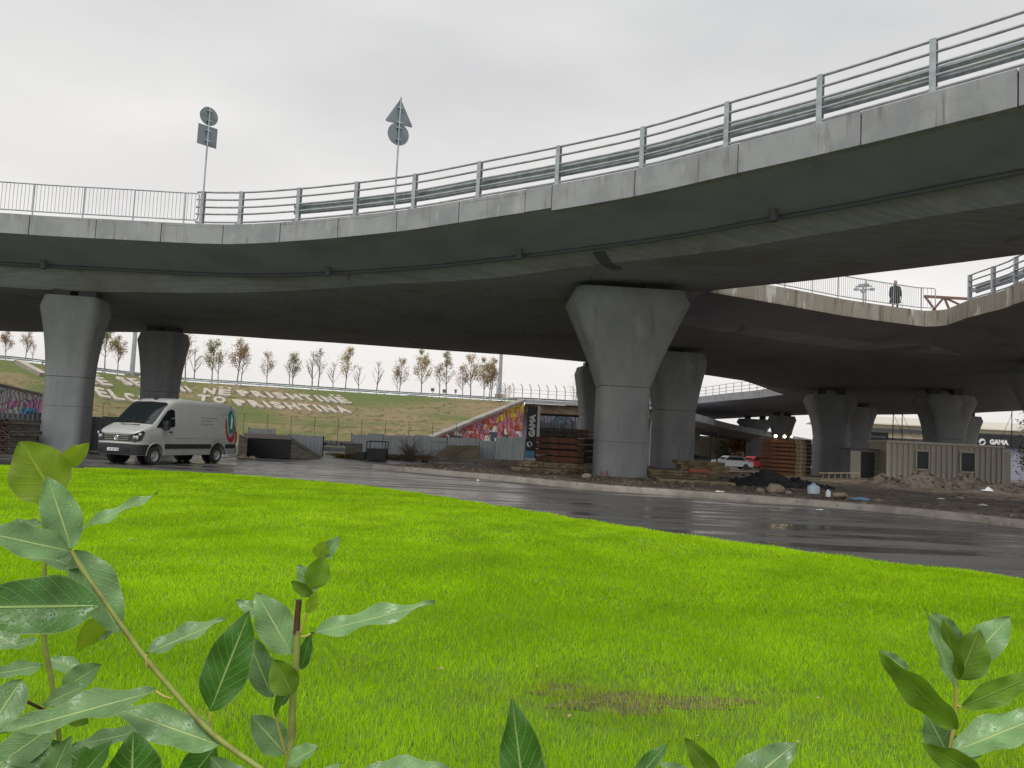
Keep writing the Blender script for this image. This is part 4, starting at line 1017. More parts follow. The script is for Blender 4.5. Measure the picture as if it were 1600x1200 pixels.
# upright black sign
gs=empty('totem_sign',(at(832,690,46).x,46,0),0,'upright black and white sign with vertical letters GAMA beside the rusty stack','sign')
tl=at(823,645,46); br_=at(838,708,46); cx=(tl.x+br_.x)/2; 
MB().box((cx,46,(tl.z+.9)/2),(.62,.25,tl.z-.1)).build('board',m_blacksign,gs)
MB().box((cx+.39,46.02,(tl.z+.9)/2+.3),(.16,.28,tl.z-.6)).build('edge_strip',m_wprint,gs)
put_text('GAMA',.46,(cx+.17,45.85,lev(830,665.5,46)),gs,m_letw,rot=-rad(90),bold=.03)
logo((cx-.1,45.85,lev(825,694,46)),.17,gs,rad(90))
m_blue=mat('blue print',(.1,.3,.5),.5)
MB().box((cx-.05,45.86,lev(822,710,46)),(.55,.02,.45)).build('poster',m_blue,gs)
# pale wall with creeper and bushes
c=at(1120,705,128); wl_=MB().box((c.x,128,1.2),(26,.4,4.2)).build('garden_wall',m_yell); tag(wl_,'pale garden wall far behind the cars','wall')
def leafblob(c,r,n,mt,name,label,cat,seed=1,s=.16):
    rr=random.Random(seed); m=MB()
    for i in range(n):
        d=Vector((rr.gauss(0,1),rr.gauss(0,1),rr.gauss(0,1))).normalized(); q=Vector(c)+Vector((d.x*r[0],d.y*r[1],d.z*r[2]))*(rr.random()**.4)*(1+.3*math.sin(7*d.x+5*d.z))
        if q.z<-1: continue
        a=Vector((rr.gauss(0,1),rr.gauss(0,1),rr.gauss(0,1))).normalized(); b_=a.orthogonal().normalized(); ss=s*rr.uniform(.6,1.4)
        m.add([q-a*ss,q+b_*ss*.6,q+a*ss,q-b_*ss*.6],[(0,1,2,3)])
    root=empty(name,(c[0],c[1],-.7),0,label,cat); m.build('foliage',mt,root)
    MB().tube([(c[0],c[1],-.9),(c[0]+.1,c[1],c[2])],[.12,.05],6).build('trunk',m_bark,root)
c=at(1154,697,122); leafblob((c.x,122,c.z),(2.3,1.2,1.3),900,m_ivy,'creeper','orange red creeper hanging over the pale wall near the red car','plant',3)
c=at(1132,703,124); leafblob((c.x,124,c.z-.5),(1.6,1.2,2.4),700,m_bushg,'bush','yellow green bush in front of the pale wall behind the silver car','bush',4)
c=at(1014,698,118); leafblob((c.x,118,c.z),(2.0,1.2,2.6),700,m_tl_yel,'bush','yellow leafed bush seen in the slit right of the largest pier','bush',5)
c=at(1594,715,62); leafblob((c.x+.6,62,c.z),(.9,1,1.9),900,m_bushg,'bush','green shrub at the right end of the cream cabin','bush',6,.09)
c=at(1597,665,75); leafblob((c.x+.6,75,c.z),(1.0,1,1.2),400,m_bushg,'small_tree','small tree crown above the shop sign at the right edge','tree',8,.1)
c=at(788,610,95); leafblob((c.x,95,c.z-.5),(.9,.8,1.2),260,m_tl_yel,'distant_bush','pale bush behind the upper road near the lamp post','bush',9,.07)
c=at(900,605,110); leafblob((c.x,110,c.z-.5),(1.2,.8,1.9),260,m_tl_yel,'distant_bush','pale distant tree top above the low bridge fence','tree',10,.07)
# ------------------------------------------------------------------ fences
def corr_sheet(w,h,mt,pitch=.2,dep=.035):
    m=MB(); n=int(w/pitch*4); prof=[0,dep,dep,0]
    pts_=[(w*i/n-w/2,prof[i%4]) for i in range(n+1)]
    v=[];f=[]
    for x,y in pts_: v+= [(x,y,0),(x,y,h),(x,y+.006,0),(x,y+.006,h)]
    for i in range(n):
        a=i*4;b_=a+4; f+=[(a,b_,b_+1,a+1),(a+2,a+3,b_+3,b_+2),(a+1,b_+1,b_+3,a+3)]
    m.add(v,f); return m
def sheet_fence(a,b_,h,mt,label,sw=1.0,gaps=(),nm='sheet_fence',jit=.04,rail=True):
    a=Vector(a); b_=Vector(b_); L_=(b_-a).length; d=(b_-a).normalized(); ang=math.atan2(d.y,d.x)
    root=empty(nm,tuple(a),ang,label,'fence'); n=int(L_/sw); sw=L_/n
    base=corr_sheet(sw,1,mt).build('sheet',mt,None); COL.objects.unlink(base)
    for i in range(n):
        if i in gaps: continue
        q=base.copy(); q.name='sheet'; COL.objects.link(q); q.parent=root; q.location=(sw*(i+.5),random.uniform(-.02,.02),.05+random.uniform(-.03,.03)); q.scale=(1,1,h+random.uniform(-jit,jit)*2); q.rotation_euler=(0,random.uniform(-.008,.008),0)
    bpy.data.objects.remove(base)
    for i in range(0,n+1,2):
        MB().box((sw*i,.06,h*.5),(.07,.07,h+.1)).build('post',m_dark,root,local=False)
    if rail:
        for z in (.35*h,.8*h): MB().box((L_/2,.055,z),(L_,.04,.05)).build('rail',m_dark,root,local=False)
    return root
def gpt(px,py): p=hit(px,py,0); return (p.x,p.y,0)
[MB().tube([PIER0.location+Vector((dx,-1.075,.1)),PIER0.location+Vector((dx+.06,-1.075,.42)),PIER0.location+Vector((dx+.13,-1.075,.12))],.02,4).build('red_scrawl',m_red,PIER0) for dx in (-.95,-.72)]
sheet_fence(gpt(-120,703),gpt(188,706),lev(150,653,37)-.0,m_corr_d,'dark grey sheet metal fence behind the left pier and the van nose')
pA=hit(388,716,0); 
p1=at(386,700,47); p2=at(432,700,47); sheet_fence((p1.x,47,0),(p2.x,46.6,0),lev(410,670,47),m_corr,'short run of blue grey corrugated sheets above the dark skate ramp')
p1=at(438,700,46); p2=at(497,700,45.5); sheet_fence((p1.x,47.5,0),(p2.x,46.5,0),lev(460,680,47),m_corr_w,'pale corrugated sheets behind the end of the dark skate ramp')
p1=at(548,700,52); p2=at(775,700,51); sheet_fence((p1.x,52,0),(p2.x,51,0),lev(700,685,52),m_corr,'long blue grey corrugated fence in front of the grass bank',sw=1.05)
p1=at(773,720,48); p2=at(818,720,47.6)
r_=sheet_fence((p1.x,48,.1),(p2.x,47.6,.1),lev(795,685,48)-.1,m_corr_w,'single large pale corrugated panel leaning by the foot of the black sign',sw=.9,rail=False); r_.rotation_euler=(rad(-6),0,r_.rotation_euler[2])
# left mural wall behind stack
m_mur3=bpy.data.materials.new('bright graffiti'); m_mur3.use_nodes=True; mural(m_mur3,[(.55,.22,.45),(.12,.38,.65),(.6,.3,.5),(.55,.53,.55),(.12,.45,.6),(.6,.55,.6)],.9)
gw=empty('graffiti_wall',(-32,55,0),0,'wall with pink and blue graffiti at the far left above the dark fence','wall')
pa=at(-30,660,52); pb=at(60,660,52); z0=lev(0,663,52); za=lev(0,598,52); zb_=lev(60,622,52)
MB().add([Vector((pa.x-6,52,-.2)),Vector((pb.x+.8,52,-.2)),Vector((pb.x+.8,52,zb_)),Vector((pa.x-6,52,za+1))]+[Vector((pa.x-6,52.4,-.2)),Vector((pb.x+.8,52.4,-.2)),Vector((pb.x+.8,52.4,zb_)),Vector((pa.x-6,52.4,za+1))],[(0,1,2,3),(4,7,6,5),(0,4,5,1),(1,5,6,2),(2,6,7,3),(3,7,4,0)]).build('painted_face',m_mur3,gw)
MB().beam((pa.x-6,52.1,za+1.1),(pb.x+.8,52.1,zb_+.1),.6,.2).build('coping',m_kerb,gw)
# slab lying on the bank at left
a1=at(30,566,62); a2=at(68,586,60); o=MB().beam(a1,a2,.6,.35).build('fallen_panel',m_letter); tag(o,'pale rust streaked board lying down the bank left of the left pier','board')
# dark low graffiti boards in the fence gap
p1=at(500,695,50); p2=at(545,695,50)
m_mur4=bpy.data.materials.new('white on black graffiti'); m_mur4.use_nodes=True; mural(m_mur4,[(.05,.05,.08),(.45,.45,.5),(.05,.04,.1),(.4,.35,.5)],1.4)
o=MB().box(((p1.x+p2.x)/2,50.5,lev(520,693,50)),(p2.x-p1.x+.3,.12,.36)).build('graffiti_board',m_mur4); tag(o,'low dark board with pale scrawled graffiti in the gap of the fence','board')
o=MB().box(((p1.x+p2.x)/2,50.6,lev(520,702,50)),(p2.x-p1.x+.3,.15,.3)).build('barrier_beam',m_galv); tag(o,'grey horizontal barrier beam below the dark graffiti board','barrier')
# wire fence behind with thin posts
wf=empty('wire_fence',(-15,54,0),0,'thin rusty post fence at the foot of the grass bank','fence')
base=MB().tube([(0,0,0),(0,0,2.45)],.018,5).build('post',m_brown,wf,local=False); k=0
for px in range(120,820,37):
    p=at(px,690,55.5); q=base if k==0 else base.copy()
    if k: COL.objects.link(q)
    k=1; q.location=(p.x+15,1.5,0)
for z in (2.4,1.8): MB().beam((at(110,690,55.5).x,55.5,z),(at(690,690,55.5).x,55.5,z),.014,.014).build('wire',m_brown,wf)
# ------------------------------------------------------------------ skate ramps and frames
def wedge_ramp(P,name,label,mt,mt2,cat='ramp'):
    """P: quad of 4 ground points a,b,c,d with heights -> solid with curved top"""
    root=empty(name,tuple(P[0][0]),0,label,cat)
    vs=[Vector(p[0]) for p in P]; tops=[Vector((p[0][0],p[0][1],p[1])) for p in P]
    MB().add(tops,[(0,1,2,3)]).add([t-Vector((0,0,.06)) for t in tops],[(3,2,1,0)]).build('riding_surface',mt,root)
    MB().add(vs+[t-Vector((0,0,.03)) for t in tops],[(0,1,5,4),(1,2,6,5),(2,3,7,6),(3,0,4,7)]).build('side_boards',mt2,root)
    return root
def gp2(px,Y): return (at(px,700,Y).x,Y,0)
wedge_ramp([(gp2(383,41),lev(383,684,41)),(gp2(455,41),lev(452,687,41)),(gp2(455,44.5),lev(452,680,44.5)),(gp2(380,44.5),lev(380,676,44.5))],'skate_ramp','big dark wooden skate ramp platform with brown top right of the van',m_brown,m_dark)
wedge_ramp([(gp2(453,41),lev(452,690,41)),(gp2(503,41.2),.05),(gp2(500,44),.1),(gp2(452,44),lev(452,682,44))],'skate_ramp','sloping grey wooden wedge joined to the right end of the dark skate ramp',m_plyg,m_plyg)
wedge_ramp([(gp2(372,39),lev(372,680,39)),(gp2(386,39),lev(386,686,39)),(gp2(386,41),lev(386,683,41)),(gp2(372,41),lev(372,678,41))],'wooden_crate','rusty brown box directly behind the van tail',m_brown,m_plyg,'box')
wedge_ramp([(gp2(672,48),.02),(gp2(738,48.5),.02),(gp2(747,50),lev(742,696,50)),(gp2(700,50),lev(705,696,50))],'skate_ramp','sand coloured plywood skate ramp in front of the blue grey fence',m_ply,m_plyg)
wedge_ramp([(gp2(706,47.6),.0),(gp2(748,48),.0),(gp2(748,48.6),lev(748,696,48.6)),(gp2(735,48.4),lev(735,696,48.4))],'skate_ramp','triangular grey side board of the plywood ramp',m_ply,m_plyg)
wedge_ramp([(gp2(540,45),lev(540,694,45)),(gp2(566,45),lev(566,694,45)),(gp2(566,46),lev(566,693,46)),(gp2(540,46),lev(540,693,46))],'plank_box','grey upright plank box left of the dark metal frame',m_plyg,m_plyg,'box')
mf=empty('metal_frame',gp2(588,43),0,'dark steel cart frame standing in front of the blue grey fence','frame')
xa,xb=at(573,700,43).x,at(602,700,43).x; zt_=lev(588,690,43); zm=lev(588,702,43)
for x_ in (xa,xb):
    for y_ in (43,44): MB().beam((x_,y_,0),(x_,y_,zt_),.05,.05).build('upright',m_dark,mf)
for z_ in (zt_,zm): MB().beam((xa,43,z_),(xb,43,z_),.05,.05).beam((xa,44,z_),(xb,44,z_),.05,.05).build('crossbar',m_dark,mf)
MB().box(((xa+xb)/2,43.5,zm/2),(xb-xa-.06,.9,zm*.9)).build('bin',m_dark,mf); MB().box((xa-.35,43.5,zm*.35),(.5,.8,zm*.7)).build('side_box',m_dark,mf)
# dry bushes
c=at(645,700,46.5)
def drybush(px,Y,r,h,n,label,seed,mt=m_tl_brown):
    rr=random.Random(seed); x=at(px,700,Y).x; root=empty('dry_bush',(x,Y,0),0,label,'bush'); tw=MB(); lf=MB()
    for i in range(n):
        a=rr.uniform(0,6.28); e_=Vector((x+math.cos(a)*r*rr.uniform(.3,1),Y+math.sin(a)*r*.5,h*rr.uniform(.4,1))); b0=Vector((x+rr.uniform(-.3,.3)*r,Y,0)); tw.tube([b0,b0.lerp(e_,.5)+Vector((0,0,.1)),e_],[.012,.009,.004],3,cap=False)
        for k in range(6):
            q=b0.lerp(e_,rr.uniform(.2,1))+Vector((rr.gauss(0,.05),rr.gauss(0,.05),rr.gauss(0,.05))); s=rr.uniform(.02,.05); d=Vector((rr.gauss(0,1),rr.gauss(0,1),rr.gauss(0,1))).normalized(); b_=d.orthogonal(); lf.add([q-d*s,q+b_*s*.5,q+d*s,q-b_*s*.5],[(0,1,2,3)])
    tw.build('twigs',m_bark,root); lf.build('leaves',mt,root)
drybush(642,46,1.1,1.5,90,'reddish dry bush in front of the blue grey fence',2)
drybush(618,45.5,1.6,.35,70,'low straw coloured dry weeds by the dark metal frame',3,m_tl_yel)
drybush(540,44.5,1.8,.3,80,'low dry weeds at the foot of the plank box',4,m_tl_yel)
drybush(665,45,.8,.6,50,'small brown weed clump left of the plywood ramp',5)
# ------------------------------------------------------------------ steel formwork stacks
def fw_panel(L_,W,hh,mt,mt_end,ribs=2,truss=False):
    """a shallow steel form: flanged long sides, lattice ends"""
    m=MB()
    for s in (-1,1):
        y=s*W/2; (m.box((0,y,hh*.42),(L_,.02,hh*.82)) if not truss else [m.beam((-L_/2+L_*k/14,y,.03 if k%2 else hh*.8),(-L_/2+L_*(k+1)/14,y,hh*.8 if k%2 else .03),.03,.045) for k in range(14)]+[m.box((0,y-s*.12,hh*.42),(L_-.1,.01,hh*.6))]); m.box((0,y-s*.03,hh*.8),(L_,.08,.03)); m.box((0,y-s*.03,.02),(L_,.08,.03))
        for k in range(ribs+1): m.box((-L_/2+L_*k/ribs,y+s*.02,hh*.42),(.03,.05,hh*.7))
    m.box((0,0,hh*.84),(L_-.04,W-.1,.02))
    ends=[]
    for s in (-1,1):
        e_=MB(); x=s*L_/2; e_.box((x-s*.06,0,hh*.42),(.02,W-.06,hh*.8)); e_.box((x,0,hh*.80),(.05,W,.04)).box((x,0,.03),(.05,W,.04))
        n=max(4,int(W/.2))
        for k in range(n):
            y0=-W/2+W*k/n; y1=y0+W/n/2; y2=y0+W/n
            e_.beam((x,y0,.03),(x,y1,hh*.8),.035,.035).beam((x,y1,hh*.8),(x,y2,.03),.035,.035)
        ends.append(e_)
    return m,ends
ordw=['bottom','second from the bottom','third from the bottom','fourth from the bottom','fifth from the bottom','sixth from the bottom','seventh from the bottom','eighth from the bottom','ninth from the bottom','tenth from the bottom','eleventh from the bottom','twelfth from the bottom']
def stack(c,rz,n,L_,W,hh,mt,mt_end,what,group,shift=.1,truss=False):
    m,e_=fw_panel(L_,W,hh,mt,mt_end,truss=truss); proto=None
    rr=random.Random(int(c[0]*10)); z=c[2]
    for i in range(n):
        lab=what if n==1 else '%s, %s'%(what,'topmost' if i==n-1 else ordw[i].replace('from the bottom','from bottom'))
        x=c[0]+rr.uniform(-1,1)*shift; y=c[1]+rr.uniform(-1,1)*shift; a=rz+rr.uniform(-.02,.02)*shift*10
        if proto is None:
            proto=empty('formwork_panel',(x,y,z),a,lab,'formwork panel',group)
            m.build('side_frame',mt,proto,local=False); [q.build('end_lattice',mt_end,proto,local=False) for q in e_]
        else:
            copy_tree(proto,(x,y,z),a,(rr.uniform(.96,1.02),rr.uniform(.97,1.02),1),lab)
        z+=hh
    return z
# stack left of the big pier
p=at(862,740,35.2)
z=stack((p.x-.1,35.4,.2),rad(4),2,3.0,1.9,.24,m_rust2,m_rust2,'dark steel form under the rust red ones left of the largest pier','lower forms left of the largest pier',.25,True)
z=stack((p.x+.6,35.8,z),rad(-22),4,2.3,1.8,.29,m_rust,m_rust3,'rust red steel form left of the largest pier','rust red forms left of the largest pier',.12)
z=stack((p.x+.65,35.9,z),rad(-22),2,2.3,1.2,.2,m_rust3,m_rust2,'small dark form piled on the rust red forms','top forms left of the largest pier',.15)
p=at(815,735,37.0); stack((p.x+.7,34.2,.18),rad(8),1,2.4,.9,.24,m_rust2,m_rust2,'low ochre lattice form on the ground before the left stack','ochre forms by the kerb',.05,True)
# low pile right of the big pier
p=at(1062,745,33.5); z=stack((p.x,33.8,.18),rad(-4),2,3.0,1.5,.22,m_rust2,m_rust2,'low ochre latticed form right of the largest pier','low forms right of the largest pier',.2,True)
o=MB().box((at(1093,738,33).x,33.1,z+.06),(.85,.3,.16),rad(-3)).build('steel_plate',mat('orange red steel',(.38,.11,.07),.7),bevel=.01); tag(o,'small orange red steel box on the low pile right of the largest pier','steel box')
p=at(1098,728,42); z=stack((p.x,42.5,.2),rad(0),3,2.6,1.4,.24,m_rust2,m_rust2,'ochre lattice form behind the second middle pier','forms right of the second middle pier',.15,True)
p=at(1080,752,29.8); stack((p.x+.3,30.6,.16),rad(-3),1,2.9,1.1,.22,m_rust2,m_rust2,'nearest ochre lattice form lying at the kerb right of the largest pier','ochre forms by the kerb',.05,True)
# dark canopy frame by second middle pier
cf=empty('steel_canopy',(at(1118,700,50).x,50,0),0,'dark steel canopy frame standing right of the second middle pier','canopy')
xa,xb=at(1082,690,50).x,at(1121,690,50).x; zt_=lev(1100,672,50)
MB().box(((xa+xb)/2,51,zt_),(xb-xa,2.2,.22)).build('roof',m_dark,cf)
for x_ in (xb-.45,xb): MB().beam((x_,50,-.2),(x_,50,zt_),.09,.09).build('upright',m_dark,cf)
# tall orange stack
p=at(1234,745,44); z=stack((p.x,45.2,.02),rad(-42),10,2.1,1.5,.235,m_orust,m_rust2,'orange rusty ribbed form in the tall stack right of the cars','forms in the tall orange stack',.02)
p2=at(1262,745,46.5); stack((p2.x-.6,47.3,.05),rad(-42),10,1.6,1.5,.24,m_rust3,m_rust3,'dark rusty form in the rear stack against the pier','forms in the dark stack behind the orange one',.03)
m_lit=mat('lit lamp glass',(1,.95,.8),.5,emit=(1,.82,.5),estr=9)
for px,py in ((1211,684),(1225,683),(1236,685)):
    c=at(px,py,44.8); r_=empty('work_lamp',(c.x,44.8,z),0,{1211:'left lit work lamp on the tall orange stack',1225:'middle and brightest lit work lamp on the tall orange stack',1236:'small right lit work lamp on the tall orange stack'}[px],'lamp','work lamps')
    s_=.085 if px!=1236 else .05
    MB().lathe([(.01,-s_),(s_*.8,-s_*.6),(s_,0),(s_*.8,s_*.6),(.01,s_)],(c.x,44.7,z+.16),'Y',10).build('bulb',m_lit,r_,smooth=180); MB().box((c.x,44.85,z+.1),(.2,.1,.2)).build('housing',m_dark,r_)
# left stack behind the leaves
p=at(22,712,31)
z=stack((p.x-1.9,32.5,.02),rad(-8),6,3.0,1.6,.245,m_rust3,m_plyg,'dark latticed form in the stack at the left edge','forms in the stack at the left edge',.12,True)
# ------------------------------------------------------------------ site cabin
def cabin():
    a=at(1386,750,47.5); b_=at(1567,750,47.5); c_=at(1583,750,49.5)
    ang=math.atan2(0,1)
    X0,X1=a.x,b_.x; Y0=47.5; D=2.4; zt=lev(1473,694.5,47.5); zb=-.2
    root=empty('site_cabin',((X0+X1)/2,Y0,0),0,'long cream ribbed metal site cabin with two small windows','cabin')
    n=42; w_=(X1-X0)/n; m=MB()
    MB().box(((X0+X1)/2,Y0+D/2+.05,(zt+zb)/2),(X1-X0-.05,D-.02,zt-zb-.02)).build('shell',m_cream,root)
    wins=[(1431,704,1451,733),(1500,706,1523,737)]
    W=[]
    for (a0,b0,a1,b1) in wins:
        W.append((at(a0,b0,Y0).x,at(a1,b0,Y0).x,at(a0,b1,Y0).z,at(a0,b0,Y0).z))
    rib=None
    for i in range(n):
        x=X0+w_*(i+.5)
        if i%2==0:
            inwin=[q for q in W if q[0]-.08<x<q[1]+.08]
            if inwin:
                q=inwin[0]
                for z0,z1 in ((zb,q[2]-.1),(q[3]+.1,zt-.1)): MB().box((x,Y0-.0,(z0+z1)/2),(w_*1.3,.02,z1-z0)).build('cladding_rib',m_cream,root)
            else:
                if rib is None: rib=MB().box((x,Y0,(zb+zt-.1)/2),(w_*1.3,.02,zt-.1-zb)).build('cladding_rib',m_cream,root); rx=x
                else: q=rib.copy(); COL.objects.link(q); q.location=(x-rx,0,0)
    MB().box(((X0+X1)/2,Y0+D/2,zt+.03),(X1-X0+.15,D+.2,.14)).build('roof',m_frame,root,bevel=.02)
    for x in (X0,X1): MB().box((x,Y0+.02,(zb+zt)/2),(.14,.14,zt-zb)).build('corner_post',m_frame,root)
    for q in W:
        w=MB(); xc,zc=(q[0]+q[1])/2,(q[2]+q[3])/2; ww_,hh_=q[1]-q[0],q[3]-q[2]
        w.box((xc,Y0-.05,q[2]),(ww_+.14,.1,.08)).box((xc,Y0-.05,q[3]),(ww_+.14,.1,.08)).box((q[0],Y0-.05,zc),(.08,.1,hh_)).box((q[1],Y0-.05,zc),(.08,.1,hh_))
        wf_=w.build('window',m_frame,root); MB().box((xc,Y0-.03,zc),(ww_-.06,.02,hh_-.06)).build('pane',m_pane,wf_)
    # annex with the open dark door
    xa,xb=at(1332,750,48.3).x,at(1388,750,48.3).x; za=lev(1355,702.5,48.3)
    r2=empty('site_hut',((xa+xb)/2,48.5,0),0,'small hut with a dark open doorway left of the cream cabin','hut')
    MB().box(((xa+xb)/2,49.4,(za+zb)/2),(xb-xa,1.4,za-zb)).build('shell',m_over,r2)
    x1=at(1333,720,48.2).x; x2=at(1349,720,48.2).x; x3=at(1371,720,48.2).x
    MB().box(((x1+x2)/2,48.6,(za-.1+0)/2),(x2-x1,.1,za-.15)).build('pale_panel',m_frame,r2)
    MB().box(((x2+x3)/2,48.66,(za-.1)/2),(x3-x2,.06,za-.2)).build('doorway',m_dark,r2)  # flat dark panel stands for the unlit inside behind the open door
    MB().box(((x3+xb)/2,48.6,(za-.1)/2),(xb-x3,.1,za-.15)).build('wall_panel',m_plyg,r2)
    MB().box(((xa+xb)/2,49.4,za+.03),(xb-xa+.2,1.7,.08)).build('roof',m_plyg,r2)
    # right end annex side
    xc=at(1590,720,49).x
    MB().box((X1+.35,Y0+1.3,(zt-.25+zb)/2),(.55,2.2,zt-.25-zb)).build('end_box',m_frame,root,bevel=.02)
    for px,top in ((1389,641),(1403,641),(1573,640)):
        x=at(px,690,50.5).x; zt2=lev(px,top,50.5); mk={1389:'left thin mast on the cabin roof',1403:'right thin mast of the pair on the cabin roof',1573:'single thin mast at the right end of the cabin roof'}[px]
        r3=empty('mast',(x,50.0,zt),0,mk,'mast'); MB().tube([(x,50,zt),(x,50,zt2)],.03,5).build('pole',m_dark,r3); MB().tube([(x,50,zt+.9*(zt2-zt)),(x+(1 if px<1500 else -1)*.9,50,zt)],.012,4).build('stay',m_dark,r3)
cabin()
# ladder / pallet frame by the pier
lad=empty('ladder',(at(1310,745,43).x,43,.1),0,'pale wooden ladder frame lying on its side before the hut','ladder')
xa,xb=at(1280,745,43).x,at(1345,745,43).x
MB().beam((xa,43,.55),(xb,43.1,.66),.05,.06).build('stile',m_ply,lad); MB().beam((xa+.1,43,.12),(xb,43.1,.2),.05,.06).build('stile',m_ply,lad)
for k in range(7): x=xa+.2+(xb-xa-.3)*k/6; MB().beam((x,43.05,.14),(x+.04,43.05,.62),.035,.035).build('rung',m_ply,lad)
# ------------------------------------------------------------------ heaps, rubble, litter
def heap(px,Y,rx,ry,h,mt,label,seed,z0=.12,cat='heap',name='soil_heap'):
    x0=at(px,750,Y).x; f=smoothrand(seed); m=MB(); n=26
    for j in range(n+1):
        for i in range(n+1):
            u=(i/n*2-1); v=(j/n*2-1); r=math.hypot(u,v); z=h*max(0,(1-r))**.8*(1+.45*f(u*3,v*3,1.7))+.05*h*f(u*9,v*9,1.9)*max(0,1-r)-(.12 if r>1 else .0)
            m.v.append((x0+u*rx,Y+v*ry,z0+z-.03))
    for j in range(n):
        for i in range(n): m.f.append((j*(n+1)+i,j*(n+1)+i+1,(j+1)*(n+1)+i+1,(j+1)*(n+1)+i)); m.mi.append(0)
    rr=random.Random(seed+1)
    for k in range(60):
        a=rr.uniform(0,6.28); r=rr.random()**.6; s=rr.uniform(.02,.07); x=x0+math.cos(a)*r*rx; y=Y+math.sin(a)*r*ry; z=z0+h*max(0,1-r)**.8
        m.box((x,y,z),(s*2,s*1.6,s*1.4),rr.uniform(0,3))
    o=m.build(name,mt,smooth=35); tag(o,label,cat); return o
heap(1192,31,1.9,1.2,.8,m_asheap,'black asphalt heap in front of the tall orange stack',1)
heap(1245,31.5,2.0,1.0,.55,m_asheap,'lower black asphalt heap right of the taller black one',2)
heap(1437,37,2.4,1.4,.95,m_heap,'brown stony earth heap before the left cabin window',3)
heap(1378,38.5,1.1,.9,.7,m_heap,'small brown earth heap by the hut doorway',4)
heap(1512,37.5,2.0,1.3,.9,m_heap,'brown earth heap before the right cabin window',5)
heap(1572,36,2.2,1.1,.65,m_heap,'low dark earth heap at the right edge',6)
heap(1140,36,1.4,1.0,.22,m_heap,'flat earth heap right of the low ochre pile',7)
heap(830,33,1.4,.6,.15,m_heap,'thin earth ridge before the rusty stacks',8)
def rock(px,py,Y,s,mt,label,seed,name='rubble_stone',cat='stone'):
    p=at(px,py,Y); rr=random.Random(seed); bm=bmesh.new(); bmesh.ops.create_icosphere(bm,subdivisions=2,radius=1)
    for v in bm.verts: v.co*=rr.uniform(.8,1.12); v.co.x*=s[0];v.co.y*=s[1];v.co.z*=s[2]
    me=bpy.data.meshes.new(name); bm.to_mesh(me); bm.free(); me.materials.append(mt); o=link(name,me); o.location=(p.x,Y,p.z); tag(o,label,cat)
rock(1211,764,27.5,(.32,.25,.2),m_stone,'large pale stone block on the earth behind the kerb',1)
rock(1232,770,27,(.12,.1,.08),m_stone,'small pale stone right of the large pale block',2)
rock(1188,766,27.5,(.14,.1,.09),m_stone,'small brownish stone left of the large pale block',3)
rock(1312,774,26,(.28,.15,.11),m_stone,'flat orange tinted stone right of the white bottle',4)
rock(1500,778,28,(.15,.1,.06),m_stone,'lone pale stone on the dark soil at right',5)
rock(916,744,31,(.2,.12,.12),m_stone,'pale stone lying at the foot of the largest pier',6)
rr=random.Random(5); m=MB()
for k in range(2600):
    s=KP.L*rr.random(); p=KP.at(s)+KP.nrm(s)*(.7+rr.random()**1.6*12); sz=rr.uniform(.015,.042)*(2.2 if rr.random()<.06 else 1)
    if p.y>45 or p.x>32: continue
    m.box((p.x,p.y,.13+.16*min(1,(p-KP.at(s)).length/3)+sz*.3),(sz*2,sz*1.5,sz),rr.uniform(0,3))
o=m.build('gravel',m_heap2); tag(o,'loose stones scattered over the bare earth behind the kerb','gravel',kind='stuff')
def bottle(px,py,Y,r,h,mt,label,lay=False):
    p=at(px,py,Y); root=empty('plastic_bottle',(p.x,Y,p.z),0,label,'bottle')
    prof=[(.2*r,0),(r,.02),(r,h*.7),(r*.8,h*.8),(r*.3,h*.92),(r*.3,h)]
    MB().lathe(prof,(p.x,Y,p.z),'Z',12).build('body',mt,root,smooth=50)
    MB().lathe([(.34*r,0),(.34*r,h*.06)],(p.x,Y,p.z+h),'Z',8).build('cap',m_blue,root)
    if lay: root.rotation_euler=(0,rad(80),rad(10))
m_pet=mat('clear blue plastic',(.42,.52,.6),.15)
bottle(1271,772,26,.2,.36,m_pet,'big rounded bluish water bottle on the earth behind the kerb')
bottle(1294,777,25.5,.08,.26,m_plw,'small white bottle beside the big bluish bottle')
def scrap(px,py,z,s,mt,label,seed,name='litter',cat='litter'):
    p=hit(px,py,z); rr=random.Random(seed); m=MB(); n=6
    for j in range(n+1):
        for i in range(n+1): m.v.append((p.x+(i/n-.5)*s[0]+rr.uniform(-.02,.02),p.y+(j/n-.5)*s[1],z+.01+rr.random()*s[2]*math.sin(math.pi*i/n)*math.sin(math.pi*j/n)))
    for j in range(n):
        for i in range(n): m.f.append((j*(n+1)+i,j*(n+1)+i+1,(j+1)*(n+1)+i+1,(j+1)*(n+1)+i)); m.mi.append(0)
    b0=len(m.v); m.v+= [(v[0],v[1],v[2]-.006) for v in m.v]; m.f+=[tuple(k+b0 for k in f[::-1]) for f in list(m.f)]; m.mi+=m.mi[:]
    o=m.build(name,mt); tag(o,label,cat)
scrap(1344,781,.22,(.75,.3,.14),m_plb,'crumpled blue plastic bag behind the kerb',1,'plastic_bag','bag')
scrap(1372,783,.22,(.25,.25,.1),m_ply,'yellowish scrap right of the blue plastic bag',2)
scrap(1543,767,.35,(.45,.4,.2),m_plw,'largest white plastic scrap on the dark soil at right',3)
scrap(1536,790,.3,(.25,.2,.08),m_plw,'small white scrap just behind the kerb at right',4)
scrap(1470,780,.3,(.25,.2,.06),m_plw,'thin white scrap on the soil left of the right heap',5)
scrap(1281,797,.01,(.22,.14,.03),m_plw,'small white paper on the road before the kerb',6)
scrap(873,757,.02,(.42,.3,.2),m_pet,'crumpled clear plastic in the gutter left of the largest pier',7)
